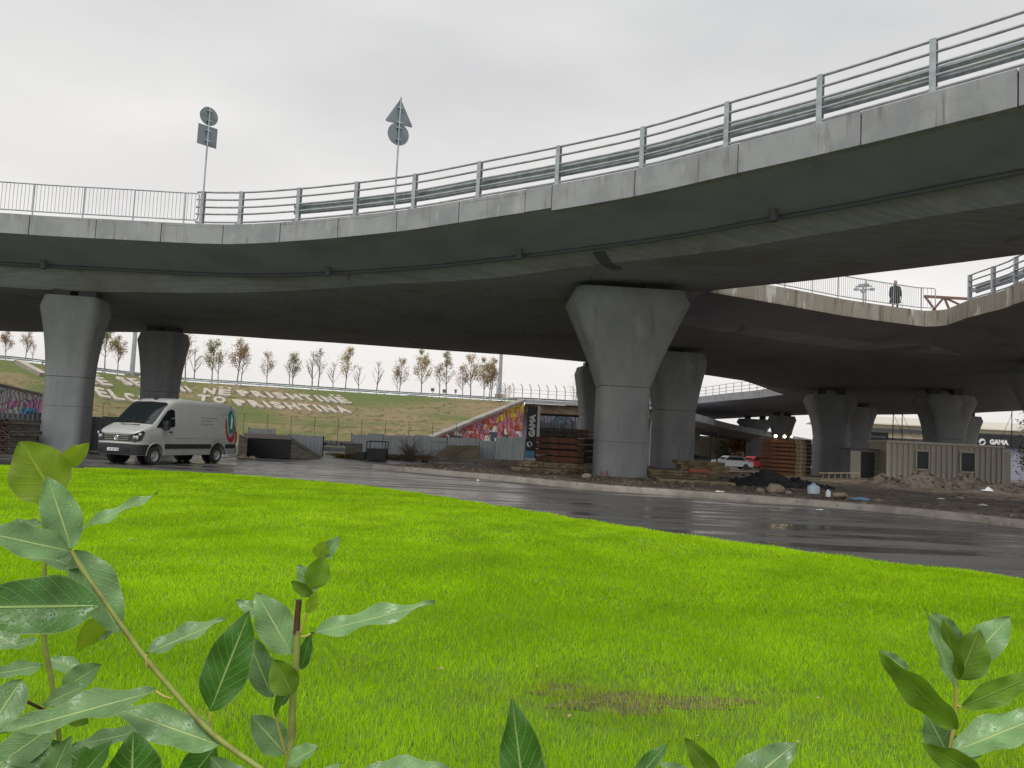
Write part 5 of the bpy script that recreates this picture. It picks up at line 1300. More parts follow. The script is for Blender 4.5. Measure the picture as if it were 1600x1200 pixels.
scrap(908,763,.01,(.12,.1,.05),m_plw,'tiny white scrap in the gutter near the largest pier',8)
scrap(747,751,.01,(.16,.1,.05),m_plw,'tiny white scrap at the kerb nose',9)
scrap(1124,769,.22,(.3,.15,.08),m_plw,'white scrap on the kerb top right of the low ochre pile',10)
scrap(205,844,.13,(.05,.04,.02),m_ply,'small pinkish fallen leaf on the lawn',11)
for i,(px,py) in enumerate(((365,712),(380,716),(395,717),(352,714))):
    scrap(px,py,.02,(.5,.4,.2),(m_plw,m_ply,m_stone,m_plw)[i],('white litter behind the van wheel','brown litter right of the van','pale rubble scrap near the dark ramp','white bag under the van tail')[i],20+i)
# ------------------------------------------------------------------ road signs on the overpass
def signpost(px_b,py_b,px_t,py_t,plates,label,yaw):
    s=NP.near_px(px_b); b0=NP.at(s)+NP.nrm(s)*(.04); Y=b0.y; top=at(px_t,py_t,Y); h=top.z-b0.z
    root=empty('road_sign',(b0.x,b0.y,b0.z),0,label,'road sign','road signs seen from behind')
    MB().tube([(b0.x,b0.y,b0.z-.25),(b0.x,b0.y,top.z)],.035,8).build('pole',m_galv,root,smooth=60)
    R_=Matrix.Rotation(yaw,3,'Z')
    for kind,cy,size in plates:
        z=lev(px_t,cy,Y)
        if kind=='disc':
            pr=[(math.cos(t)*size/2,math.sin(t)*size/2) for t in np.linspace(0,2*math.pi,28)[:-1]]
        elif kind=='tri':
            R0=size*.577; pr=[]
            for a in (90,210,330):
                for d_ in (-25,0,25): pr.append((math.cos(rad(a))*(R0-.05)+math.cos(rad(a+d_*1.6))*.05,math.sin(rad(a))*(R0-.05)+math.sin(rad(a+d_*1.6))*.05))
        else: pr=[(-size/2,-size*.52),(size/2,-size*.52),(size/2,size*.52),(-size/2,size*.52)]
        m=MB(); n=len(pr); C=Vector((b0.x,b0.y,z))
        front=[C+R_@Vector((x,.05,q)) for x,q in pr]; back=[C+R_@Vector((x,.075,q)) for x,q in pr]
        m.add(front+back,[tuple(range(n)),tuple(range(n,2*n))[::-1]]+[(i,(i+1)%n,n+(i+1)%n,n+i) for i in range(n)])
        pl_=m.build('plate',m_signback,root)
        rim=MB(); fr2=[C+R_@Vector((x*1.02,.06,q*1.02)) for x,q in pr]; rim.tube(fr2+[fr2[0]],.013,4).build('rim',m_galv,pl_)
        for dz in (-.22,.22): MB().box(C+R_@Vector((0,.02,dz*size/.8)),(.2,.1,.05),yaw).build('clamp',m_galv,root)
    return root
sg1=signpost(313,348,325,168,[('disc',181,.74),('sq',212,.78)],'left road sign from behind, round plate over a square plate on a thin pole',rad(46))
sg2=signpost(615,328,623,152,[('tri',180,1.05),('disc',209,.84)],'right road sign from behind, triangular plate over a round plate on a thin pole',rad(30))
# ------------------------------------------------------------------ person and things on the second deck
def skin_chain(name,verts,edges_,radii,mt,parent,loc,rotz=0,sub=1):
    me=bpy.data.meshes.new(name); me.from_pydata(verts,edges_,[]); o=bpy.data.objects.new(name,me); COL.objects.link(o)
    md=o.modifiers.new('s','SKIN'); 
    for i,r in enumerate(radii): me.skin_vertices[0].data[i].radius=(r[0],r[1]) if isinstance(r,tuple) else (r,r)
    me.skin_vertices[0].data[0].use_root=True
    o.modifiers.new('u','SUBSURF').levels=sub; o.modifiers['u'].render_levels=sub
    dg=bpy.context.evaluated_depsgraph_get(); dg.update(); m2=bpy.data.meshes.new_from_object(o.evaluated_get(dg)); bpy.data.objects.remove(o)
    m2.materials.clear(); m2.materials.append(mt); m2.polygons.foreach_set('use_smooth',[True]*len(m2.polygons))
    return link(name,m2,parent)
def person():
    s=SP.near_px(1416); b0=SP.at(s)+SP.nrm(s)*.75; b0.z-=.12
    root=empty('person',tuple(b0),rad(-20),'person in a long dark coat walking behind the thin barred railing on the far deck','person')
    J=[(0,0,.95),(0,0,1.15),(0,.01,1.38),(0,0,1.50),(0,-.01,1.56),(0,-.02,1.68), # pelvis..head
       (-.1,0,.9),(-.12,-.12,.5),(-.12,-.02,.08),(-.12,-.18,.04), (.1,0,.9),(.13,.08,.5),(.12,.2,.1),(.12,.06,.04),
       (-.19,0,1.42),(-.26,.03,1.14),(-.27,-.1,.9),(-.27,-.14,.82),(.19,0,1.42),(.27,.05,1.14),(.3,-.06,.9),(.3,-.1,.82)]
    E=[(0,1),(1,2),(2,3),(3,4),(4,5),(0,6),(6,7),(7,8),(8,9),(0,10),(10,11),(11,12),(12,13),(2,14),(14,15),(15,16),(16,17),(2,18),(18,19),(19,20),(20,21)]
    Rr=[(.15,.11),(.14,.11),(.17,.11),.055,.06,(.085,.1),.09,.065,.045,.04,.09,.065,.045,.04,.065,.05,.038,.035,.065,.05,.038,.035]
    skin_chain('body',J,E,Rr,m_trous,root,b0)
    # coat
    rings=[]
    for z,w_,d_ in ((.52,.30,.23),(.7,.27,.2),(.95,.235,.17),(1.1,.21,.155),(1.3,.23,.16),(1.42,.21,.14),(1.5,.1,.1)):
        rings.append([Vector((math.cos(t)*w_,math.sin(t)*d_,z)) for t in np.linspace(0,2*math.pi,17)[:-1]])
    MB().loft(rings).build('coat',m_coat,root,smooth=60,local=False)
    for s_ in (-1,1):
        a=[(s_*.19,0,1.42),(s_*.265,.04,1.14),(s_*.285,-.08,.9)]; MB().tube(a,[.075,.062,.052],8).build('sleeve',m_coat,root,smooth=60,local=False)
        MB().tube([(s_*.285,-.09,.88),(s_*.285,-.11,.80)],[.035,.03],6).build('hand',m_skin,root,smooth=60,local=False)
    hd=MB().lathe([(.02,-.12),(.065,-.09),(.085,-.02),(.088,.04),(.06,.1),(.015,.12)],(0,-.02,1.67),'Z',12).box((0,-.115,1.66),(.02,.03,.03)).build('head',m_skin,root,smooth=60,local=False)
    MB().lathe([(.092,0),(.095,.04),(.068,.105),(.015,.13)],(0,-.005,1.675),'Z',12).build('hair',m_hair,root,smooth=60,local=False)
    MB().tube([(.29,-.12,.86),(.34,-.3,0)],.014,5).build('cane',m_dark,root,local=False)
person()
# brown timber trestle at the gore
tr_=empty('trestle',tuple(SP.at(SP.near_px(1470))),0,'brown painted steel truss barrier at the corner of the far deck','barrier')
Y=44.2; q=lambda px,py: at(px,py,Y)
MB().beam(q(1444,463),q(1512,467),.16,.14).build('top_beam',m_brown,tr_)
for a,b_ in (((1446,464),(1462,486)),((1474,466),(1456,487)),((1476,466),(1483,483)),((1478,466),(1508,480))): MB().beam(q(*a),q(*b_),.1,.1).build('brace',m_brown,tr_)
# multi head lamp behind the railing
ml_=empty('mast_lamp',tuple(at(1349,470,60)),0,'small grey device with two crossed arms on a pole behind the far railing','mast')
Y=60; MB().tube([at(1349,480,Y),at(1349,443,Y)],.06,6).build('pole',m_galv_d,ml_)
for py in (447,452): MB().beam(at(1337,py+1,Y),at(1362,py,Y),.1,.1).build('arm',m_galv_d,ml_)
for px,py in ((1338,452),(1345,446),(1354,445),(1363,452),(1349,455)): c=at(px,py,Y); MB().box(c,(.3,.3,.18)).build('unit',m_galv_d,ml_)
# ------------------------------------------------------------------ van
def van():
    pf=Vector((-13.35,28.6,0)); pr=Vector((-12.05,32.0,0))
    pf=hit(237,726.5,0); pr=hit(344,723,0)
    hd=(pf-pr).normalized(); ang=math.atan2(hd.y,hd.x); left=Vector((-hd.y,hd.x,0)); WB=3.66
    mid=(pf+pr)/2-left*.86; org=mid-hd*.12; sc=1.0; org=pf-hd*1.95-left*.87; print('van scale',sc,'ang',math.degrees(ang),'pos',org)
    root=empty('parked_van',(org.x,org.y,0),ang,'dirty white delivery van parked behind the lawn with red and green print at its tail','van')
    WM[root.name]=Matrix.Identity(4)
    xf,xr=1.95,-1.71
    topp=[(-2.95,2.36),(-2.9,2.46),(-2.7,2.53),(-1.5,2.58),(0,2.6),(.6,2.585),(.95,2.53),(1.2,2.42),(1.42,2.26),(1.75,1.92),(2.1,1.56),(2.2,1.50),(2.5,1.38),(2.74,1.26),(2.82,1.18)]
    def ztop(x): return float(np.interp(x,[a for a,_ in topp],[b_ for _,b_ in topp]))
    def hw(x):
        w=.995
        if x>1.6: w-= .10*((x-1.6)/1.25)**2
        if x>2.6: w-=.18*((x-2.6)/.25)**2
        if x<-2.8: w-=.03
        return w
    def zb(x):
        z=.36
        for xa in (xf,xr):
            d=abs(x-xa)
            if d<.46: z=max(z,.36+math.sqrt(.46**2-d*d)*1.0)
        return z
    xs=sorted(set([-2.95,-2.93,-2.88,-2.7,-2.4,-1.1,-.7,0,.5,.8,.95,1.08,1.2,1.32,1.42,1.3,2.5,2.6,2.68,2.74,2.79,2.83]+[xa+.46*math.cos(t) for xa in (xf,xr) for t in np.linspace(0,math.pi,11)]))
    nseg=[0,.06,.13,.22,.38,.55,.7,.80,.87,.93,.97,1.0]
    rings=[]
    for x in xs:
        zt_=ztop(x); z0=zb(x); w_=hw(x); ring=[]
        belt=min(1.35,zt_-.12)
        # side up to shoulder then tumblehome then roof
        side=[(w_-.02,z0),(w_,z0+.06),(w_,(z0+belt)/2+.02),(w_-.0,belt)]
        hgt=zt_-belt
        rc=min(.22,hgt*.75)
        tw=w_-.13*min(1,hgt/1.2)
        side+=[(w_-.13*min(1,hgt/1.2)*.35,belt+(hgt-rc)*.5),(tw,zt_-rc)]
        for t in (30,55,75): side.append((tw-rc*.9*(1-math.cos(rad(t))),zt_-rc+rc*math.sin(rad(t))*.96))
        side+=[(tw*.45,zt_-.005 if rc>=.15 else zt_-.01),(0,zt_+.01)]
        ring=[Vector((x,y,z)) for y,z in side]+[Vector((x,-y,z)) for y,z in side[::-1][1:]]
        rings.append(ring)
    # inward nose and tail caps
    body=MB().loft(rings,closed=True,caps=True)
    body.build('body',m_paint,root,smooth=32)
    # windscreen from the loft surface
    def surf(x,yf):
        r=rings[min(range(len(xs)),key=lambda i:abs(xs[i]-x))]
        return None
    ws=MB(); wv=[]
    X=[1.24,1.4,1.6,1.8,2.0,2.12]
    for x in X:
        zt_=ztop(x); w_=hw(x)
        for f in (-1,-.85,-.5,0,.5,.85,1):
            hgt=zt_-min(1.35,zt_-.12); rc=min(.22,hgt*.75); tw=w_-.13*min(1,hgt/1.2); y=f*(tw-.07)
            drop=.008 if abs(f)<.9 else .055
            if abs(f)<.1: drop=-.012
            wv.append(Vector((x,y,zt_-drop))+Vector((.02,0,.026)))
    n=7
    ws.add(wv,[(i*n+j,i*n+j+1,(i+1)*n+j+1,(i+1)*n+j) for i in range(len(X)-1) for j in range(n-1)])
    ws.add([v-Vector((.02,0,.03)) for v in wv],[((i+1)*n+j,(i+1)*n+j+1,i*n+j+1,i*n+j) for i in range(len(X)-1) for j in range(n-1)])
    ws.build('windscreen',m_glass,root,smooth=60)
    for y0,y1 in ((.1,.65),(-.55,0)): MB().beam((2.16,y0,ztop(2.16)+.05),(1.98,y1,ztop(1.98)+.05),.02,.02).build('wiper',m_plastic,root)
    def sidew(poly,off,mt,name,sgn=1,th=.02,par=None):
        def yy(x,z):
            w_=hw(x); belt=min(1.35,ztop(x)-.12); hgt=ztop(x)-belt; rc=min(.22,hgt*.75); tw=w_-.13*min(1,hgt/1.2); y1=w_-.13*min(1,hgt/1.2)*.35
            zz_=[zb(x)+.06,belt,belt+(hgt-rc)*.5,ztop(x)-rc,ztop(x)-rc*.4]; ww2=[w_,w_,y1,tw,tw-rc*.12]
            return float(np.interp(z,zz_,ww2))
        o_=[Vector((x,sgn*(yy(x,z)+off),z)) for x,z in poly]; i_=[Vector((x,sgn*(yy(x,z)+off-th),z)) for x,z in poly]; k=len(poly)
        return MB().add(o_+i_,[tuple(range(k)),tuple(range(k,2*k))[::-1]]+[(a,(a+1)%k,k+(a+1)%k,k+a) for a in range(k)]).build(name,mt,par or root,local=False)
    for s_ in (1,-1):
        sidew([(1.98,1.42),(1.66,1.78),(1.35,2.08),(1.2,2.14),(1.02,2.14),(.98,2.08),(.98,1.52),(1.05,1.46),(1.5,1.4)],.012,m_glass,'door_window',s_)
        sidew([(1.62,1.74),(1.64,1.74),(1.64,1.42),(1.62,1.42)],.018,m_plastic,'window_bar',s_)
        for pts_ in ([(1.0,2.22),(1.012,2.22),(1.012,.62),(1.0,.62)],[(.86,2.2),(.872,2.2),(.872,1.0),(.86,1.0)],[(-.42,2.2),(-.408,2.2),(-.408,.85),(-.42,.85)],[(.86,1.02),(.86,1.03),(-2.6,1.03),(-2.6,1.02)],[(.8,2.1),(.8,2.11),(-2.7,2.06),(-2.7,2.05)],[(1.72,1.3),(1.732,1.3),(1.55,.9),(1.54,.9)],[(-1.25,2.1),(-1.24,2.1),(-1.24,1.3),(-1.25,1.3)]):
            sidew(pts_,.004,m_seam,'panel_seam',s_,th=.01)
        # lower black moulding in pieces around the arches
        for a,b_ in ((1.48,-1.24),(-2.18,-2.92)):
            P=[(a,.80),(b_,.80),(b_,.62),(a,.62)]; sidew(P,.022,m_plastic,'side_moulding',s_,th=.03)
        sidew([(1.47,.61),(-1.22,.61),(-1.22,.60),(1.47,.60)],.005,m_seam,'panel_seam',s_,th=.01)
        # handle
        sidew([(1.3,1.24),(1.12,1.24),(1.12,1.29),(1.3,1.29)],.03,m_plastic,'door_handle',s_,th=.03)
        # arch lips
        for xa in (xf,xr):
            MB().tube([(xa+.47*math.cos(t),s_*(hw(xa)-.005),.36+.47*math.sin(t)) for t in np.linspace(0,math.pi,15)],.022,6).build('arch_lip',m_plastic if xa==xr else m_paint,root,local=False)
            MB().lathe([(.02,0),(.47,0),(.47,.02)],(xa,s_*.55,.45),'Y',20).build('arch_liner',m_black,root,local=False)
            t=MB().lathe([(.20,-.1),(.3,-.115),(.335,-.08),(.345,0),(.335,.08),(.3,.115),(.2,.1),(.2,-.1)],(0,0,0),'Y',28,caps=False); w_=empty('wheel',(0,0,0)); bpy.data.objects.remove(w_)
            wh=t.build('wheel',m_tyre,root,smooth=50,local=False); wh.location=(xa,s_*.87,.345)
            MB().lathe([(.015,.075),(.06,.07),(.075,.04),(.13,.03),(.17,.05),(.195,.095),(.215,.10),(.215,-.09),(.02,-.09)],(0,0,0),'Y',24).build('rim',m_rim,wh,smooth=40,local=False).scale=(1,s_,1)
            for k in range(5):
                t_=k*2*math.pi/5; MB().lathe([(.01,-.01),(.028,0),(.01,.012)],(.125*math.cos(t_),s_*.03,.125*math.sin(t_)),'Y',8).build('rim_hole',m_black,wh,local=False)
        # mirror
        MB().box((1.62,s_*1.14,1.5),(.14,.2,.34)).build('mirror',m_plastic,root,bevel=.03,local=False); MB().beam((1.68,s_*.97,1.42),(1.63,s_*1.1,1.42),.06,.05).build('mirror_arm',m_plastic,root,local=False)
        # headlamp
        hl=[Vector((2.855,s_*.52,1.10)),Vector((2.80,s_*.86,1.20)),Vector((2.60,s_*.93,1.28)),Vector((2.52,s_*.95,1.22)),Vector((2.66,s_*.945,.92)),Vector((2.84,s_*.80,.86)),Vector((2.87,s_*.56,.88))]
        C=sum(hl,Vector())/7; hh=MB().add([v+Vector((.02,s_*.015,0)) for v in hl]+[v-Vector((.12,s_*.06,0)) for v in hl]+[C+Vector((.05,s_*.04,0))],[(i,(i+1)%7,14) for i in range(7)]+[(i,7+i,7+(i+1)%7,(i+1)%7) for i in range(7)]).build('headlight',m_plastic,root,local=False)
        for (dx,dy,dz,r) in ((.0,.0,-.04,.085),(-.05,.12,.08,.06)):
            MB().lathe([(.005,.02),(r*.7,.014),(r,0),(r,-.03)],(0,0,0),'X',14).build('lens',m_lens,hh,smooth=60,local=False).location=C+Vector((.055+dx*.5,s_*dy+s_*.02,dz))
    # grille, bumper, plate, badge
    MB().box((2.83,0,1.0),(.08,1.12,.24)).build('grille',m_plastic,root,bevel=.02,local=False)
    for z in (.93,1.0,1.07): MB().box((2.875,0,z),(.012,1.08,.018)).build('grille_bar',m_chrome if z!=1.0 else m_galv_d,root,local=False)
    badge=MB().lathe([(.075,0),(.085,.012),(.095,0),(.085,-.01)],(2.885,0,1.0),'X',20); badge.beam((2.887,-.05,1.05),(2.887,0,.95),.015,.015).beam((2.887,.05,1.05),(2.887,0,.95),.015,.015); badge.build('badge',m_chrome,root,local=False)
    # bumper: upper white lip and black body
    def bump(z0,z1,out,mt,nm,narrow=0):
        R_=[]
        for z in (z0,(z0+z1)/2,z1):
            o_=out+(.03 if z==(z0+z1)/2 else 0); P=[(2.3,.99),(2.55,.985+o_*.2),(2.75,.93),(2.86+o_,.72),(2.9+o_,.4),(2.91+o_,0)]
            P=P+[(x,-y) for x,y in P[::-1][1:]]; P+= [(2.3,-.8),(2.3,.8)]
            R_.append([Vector((x,y*(1-narrow),z)) for x,y in P])
        MB().loft(R_).build(nm,mt,root,smooth=40,local=False)
    bump(.38,.76,.04,m_plastic,'bumper'); bump(.762,.84,.02,m_paint,'bumper_lip')
    pb=MB().box((2.985,0,.56),(.02,.52,.115)).build('number_plate',m_wprint,root,local=False)
    MB().box((2.997,.235,.56),(.004,.04,.105)).build('band',m_blue,pb,local=False)
    for k,(yy,ww2) in enumerate(((.16,.06),(.08,.04),(.03,.04),(-.02,.04),(-.1,.06),(-.17,.05))): MB().box((2.997,yy,.56),(.004,ww2*.75,.07)).build('character',m_gprint,pb,local=False)
    for y in (.55,-.55): MB().box((2.93,y,.58),(.06,.26,.13)).build('fog_recess',m_black,root,bevel=.02,local=False)
    # hood scoop line, roof light
    MB().box((2.24,0,1.505),(.05,.85,.02)).build('scuttle_grille',m_plastic,root,local=False)
    for y in (.62,-.62): MB().beam((2.7,y,1.285),(2.3,y*1.12,1.455),.03,.015).build('bonnet_crease',m_paint,root,local=False)
    MB().box((.98,0,2.545),(.16,.14,.05)).build('roof_marker',m_plastic,root,bevel=.015,local=False)
    # rear panel, lamp
    MB().box((-2.965,0,1.4),(.03,1.75,1.9)).build('rear_doors',m_paint,root,bevel=.02,local=False)
    for s_ in (1,-1): MB().box((-2.93,s_*.965,1.1),(.08,.06,.5)).build('tail_lamp',m_red,root,local=False)
    MB().box((-2.98,0,.5),(.16,1.9,.2)).build('rear_bumper',m_plastic,root,bevel=.03,local=False)
    MB().box((-.1,0,.42),(4.6,1.3,.18)).build('chassis',m_black,root,local=False)
    # printed marks on the left side: red swoosh, green leaf, three lines
    s_=1
    sw=[];
    for t in np.linspace(0,1,13): a=rad(100+165*t); sw.append((-2.35+.44*math.cos(a)*-1*-1,1.55+.72*math.sin(a)))
    outer_=[(-2.52+.385*math.cos(rad(a)),1.62+.74*math.sin(rad(a))) for a in np.linspace(20,-170,14)]; inner_=[(-2.50+.27*math.cos(rad(a)),1.70+.60*math.sin(rad(a))) for a in np.linspace(20,-170,14)]
    for i in range(13): sidew([outer_[i],outer_[i+1],inner_[i+1],inner_[i]],.007,m_red,'red_swoosh',1,th=.01)
    g1=[(-2.38,1.25),(-2.62,1.3),(-2.72,1.6),(-2.72,2.0),(-2.62,2.25),(-2.5,2.28),(-2.34,2.1),(-2.3,1.7)]; sidew(g1[::-1],.03,m_green,'green_leaf_print',1,th=.03)
    sidew([(-2.46,1.45),(-2.55,1.5),(-2.62,1.9),(-2.57,2.08),(-2.5,1.8)],.036,m_wprint,'white_stroke',1,th=.01)
    rr=random.Random(4)
    for z,L_ in ((1.86,.95),(1.73,.62),(1.60,.78)):
        x=-.55-.02; e_=x-L_
        while x>e_:
            d=rr.uniform(.03,.16); sidew([(x,z),(x-d,z),(x-d,z+.045),(x,z+.045)],.006,m_gprint,'printed_line',1,th=.01); x-=d+.03
    root.scale=(sc,sc,sc)
    WM[root.name]=Matrix.Translation((org.x,org.y,0))@Matrix.Rotation(ang,4,'Z')
van()
# ------------------------------------------------------------------ foreground laurel shrubs
def laurel_mat(name,c,cv,trans,rough,under=False,edge=None):
    m=bpy.data.materials.new(name); m.use_nodes=True; t=m.node_tree; b=t.nodes['Principled BSDF']; L=t.links.new
    uv=N(t,'ShaderNodeUVMap'); sp_=N(t,'ShaderNodeSeparateXYZ'); L(uv.outputs[0],sp_.inputs[0])
    def M2(op,a,b_=None,c_=None):
        n=N(t,'ShaderNodeMath',operation=op)
        for i,v in enumerate((a,b_,c_)):
            if v is None: continue
            if isinstance(v,(int,float)): n.inputs[i].default_value=v
            else: L(v,n.inputs[i])
        return n.outputs[0]
    u=sp_.outputs[0]; v=sp_.outputs[1]   # u: across -1..1 stored 0..1 ; v along
    au=M2('ABSOLUTE',M2('SUBTRACT',u,.5))
    mid=N(t,'ShaderNodeMapRange'); mid.inputs[1].default_value=.012; mid.inputs[2].default_value=.035; mid.inputs[3].default_value=1; mid.inputs[4].default_value=0; L(au,mid.inputs[0])
    ph=M2('SUBTRACT',M2('MULTIPLY',v,9.0),M2('MULTIPLY',au,5.0)); fr=M2('FRACT',ph); dv=M2('ABSOLUTE',M2('SUBTRACT',fr,.5))
    vein=N(t,'ShaderNodeMapRange'); vein.inputs[1].default_value=.02; vein.inputs[2].default_value=.09; vein.inputs[3].default_value=.38; vein.inputs[4].default_value=0; L(dv,vein.inputs[0])
    fac=M2('MAXIMUM',mid.outputs[0],vein.outputs[0])
    tc=N(t,'ShaderNodeTexCoord'); n=N(t,'ShaderNodeTexNoise'); n.inputs['Scale'].default_value=28; n.inputs['Detail'].default_value=5; L(tc.outputs['Object'],n.inputs[0])
    oi=N(t,'ShaderNodeObjectInfo'); mr=N(t,'ShaderNodeMapRange'); mr.inputs[1].default_value=.3; mr.inputs[2].default_value=.7; mr.inputs[3].default_value=.72; mr.inputs[4].default_value=1.28; L(n.outputs[0],mr.inputs[0])
    rs=M2('MULTIPLY',mr.outputs[0],M2('MULTIPLY_ADD',oi.outputs['Random'],.35,.85))
    vs_=N(t,'ShaderNodeVectorMath',operation='SCALE'); vs_.inputs[0].default_value=c; L(rs,vs_.inputs['Scale'])
    mxx=N(t,'ShaderNodeMix',data_type='RGBA'); L(fac,mxx.inputs[0]); L(vs_.outputs[0],mxx.inputs[6]); mxx.inputs[7].default_value=(*cv,1)
    # brownish worn rim on some
    rim=N(t,'ShaderNodeMapRange'); rim.inputs[1].default_value=.465; rim.inputs[2].default_value=.5; L(au,rim.inputs[0])
    mx2=N(t,'ShaderNodeMix',data_type='RGBA'); L(M2('MULTIPLY',rim.outputs[0],.6),mx2.inputs[0]); L(mxx.outputs[2],mx2.inputs[6]); mx2.inputs[7].default_value=(*(edge or (.30,.36,.12)),1)
    L(mx2.outputs[2],b.inputs['Base Color'])
    n2=N(t,'ShaderNodeTexNoise'); n2.inputs['Scale'].default_value=60; L(tc.outputs['Object'],n2.inputs[0]); mr2=N(t,'ShaderNodeMapRange'); mr2.inputs[1].default_value=.4; mr2.inputs[2].default_value=.6; mr2.inputs[3].default_value=rough; mr2.inputs[4].default_value=rough+.25; L(n2.outputs[0],mr2.inputs[0]); L(mr2.outputs[0],b.inputs['Roughness'])
    vo_=N(t,'ShaderNodeTexVoronoi'); vo_.inputs['Scale'].default_value=260; L(tc.outputs['Object'],vo_.inputs['Vector'])
    drop=N(t,'ShaderNodeMapRange'); drop.inputs[1].default_value=.0; drop.inputs[2].default_value=.35; drop.inputs[3].default_value=1; drop.inputs[4].default_value=0; L(vo_.outputs['Distance'],drop.inputs[0])
    hsum=M2('ADD',M2('MULTIPLY',fac,-1.0),M2('MULTIPLY',n.outputs[0],.8)); hs2=M2('ADD',hsum,M2('MULTIPLY',drop.outputs[0],.35 if not under else 0))
    bp=N(t,'ShaderNodeBump'); bp.inputs['Strength'].default_value=.55; bp.inputs['Distance'].default_value=.0025; L(hs2,bp.inputs['Height']); L(bp.outputs[0],b.inputs['Normal'])
    tr=N(t,'ShaderNodeBsdfTranslucent'); L(mx2.outputs[2],tr.inputs[0]); ms=N(t,'ShaderNodeMixShader'); ms.inputs[0].default_value=trans
    L(b.outputs[0],ms.inputs[1]); L(tr.outputs[0],ms.inputs[2]); L(ms.outputs[0],t.nodes['Material Output'].inputs[0])
    return m
lm_g=laurel_mat('laurel leaf waxy',(.15,.275,.10),(.42,.54,.20),.16,.22)
lm_d=laurel_mat('laurel leaf dark',(.055,.16,.02),(.32,.46,.14),.18,.2)
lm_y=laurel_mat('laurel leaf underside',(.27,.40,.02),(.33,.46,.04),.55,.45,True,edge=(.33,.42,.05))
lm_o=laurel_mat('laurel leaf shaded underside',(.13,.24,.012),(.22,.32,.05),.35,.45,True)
LM={'g':lm_g,'d':lm_d,'y':lm_y,'o':lm_o}
m_stem=nmat('laurel stem',[(.27,.31,.07),((.21,.19,.06),V1,30,.45,.65,4)],(.5,.6)); m_stem2=nmat('purple stem',[(.09,.035,.025),((.05,.02,.02),V1,30,.45,.65,4)],(.5,.6)); m_pet2=mat('yellow leaf stalk',(.42,.36,.08),.5)
def leaf(parent, a, b_, wpx, kind, depth, tilt=0.0, fold=.25, curl=.12, ddepth=0.0, bend=0.0, wavy=.035, petiole=.1, shape=.0):
    """leaf from image point a to b_ at the distance depth metres; wpx apparent width; tilt turns it about its axis"""
    A=at(a[0],a[1],depth); B=at(b_[0],b_[1],depth+ddepth); ax=(B-A); L_=ax.length; ax.normalize()
    view=((A+B)/2-Vector((0,0,H))).normalized(); side=ax.cross(view).normalized(); nrm=side.cross(ax).normalized()
    if nrm.dot(view)>0: nrm=-nrm                   # towards the viewer
    W=wpx*.86*depth/FPX/2
    if (Matrix.Rotation(tilt,3,ax)@nrm).z<(Matrix.Rotation(-tilt,3,ax)@nrm).z and kind in 'gd': tilt=-tilt
    if (Matrix.Rotation(tilt,3,ax)@nrm).z>(Matrix.Rotation(-tilt,3,ax)@nrm).z and kind in 'yo': tilt=-tilt
    R_=Matrix.Rotation(tilt,3,ax); side2=R_@side; n2=R_@nrm
    if abs(math.cos(tilt))>.25: W=W/abs(math.cos(tilt))
    nu,nv=9,17; vs=[];uvs=[];fs=[]
    rr=random.Random(int(a[0]*7+b_[1]*13)); ph=rr.uniform(0,6)
    for j in range(nv):
        v=j/(nv-1); wv=math.sin(math.pi*min(1,v**(.82+shape)))**.78 if 0<v<1 else 0
        wv=max(wv,.02)
        if v>.97: wv=min(wv,.12)
        c=A+ax*(L_*v)+nrm*(-curl*L_*(v*v)+curl*L_*v*.9)+side*(bend*L_*math.sin(math.pi*v))
        for i in range(nu):
            u=i/(nu-1)*2-1
            wob=wavy*L_*math.sin(v*15+ph+(0 if u>0 else 1.7))*abs(u)**2
            vs.append(c+side2*(u*W*wv)+n2*(fold*W*wv*(abs(u)**1.3)+wob)); uvs.append(((u+1)/2,v))
    for j in range(nv-1):
        for i in range(nu-1): fs.append((j*nu+i,j*nu+i+1,(j+1)*nu+i+1,(j+1)*nu+i))
    iv=world_of(parent).inverted()
    me=bpy.data.meshes.new('leaf'); me.from_pydata([iv@v for v in vs],[],fs); ul=me.uv_layers.new(name='UVMap')
    for li,l in enumerate(me.loops): ul.data[li].uv=uvs[l.vertex_index]
    me.materials.append(LM[kind]); me.polygons.foreach_set('use_smooth',[True]*len(fs))
    o=link('leaf',me,parent)
    return o,A
def pstem(parent,pts_,r0_,r1_,mt,depth,down=True,name='stem'):
    P=[at(x,y,depth+dz) for (x,y,dz) in pts_]
    if down:
        e_=P[-1]; d=(P[-1]-P[-2]).normalized(); g_=Vector((e_.x+d.x*.25,e_.y+.08,.0)); P+= [e_+d*.06,e_+d*.13]; b1=P[-1]; P+= [b1.lerp(g_,f) for f in (.12,.3,.6,1)]
    n=len(P); P=spline(P,.02); m_=len(P)
    MB().tube(P,[r0_+(r1_-r0_)*(i/(m_-1))**.6 for i in range(m_)],8).build(name,mt,parent,smooth=80)
def petiole(parent,a,b_,depth,r=.0016): MB().tube([at(a[0],a[1],depth),at((a[0]+b_[0])/2,(a[1]+b_[1])/2+2,depth-.003),at(b_[0],b_[1],depth)],r,6).build('leaf_stalk',m_pet2,parent,smooth=80)
def shrub(px,depth,label):
    x=at(px,1200,depth).x; return empty('laurel_shrub',(x,depth,0),0,label,'shrub','young laurel shrubs along the lawn')
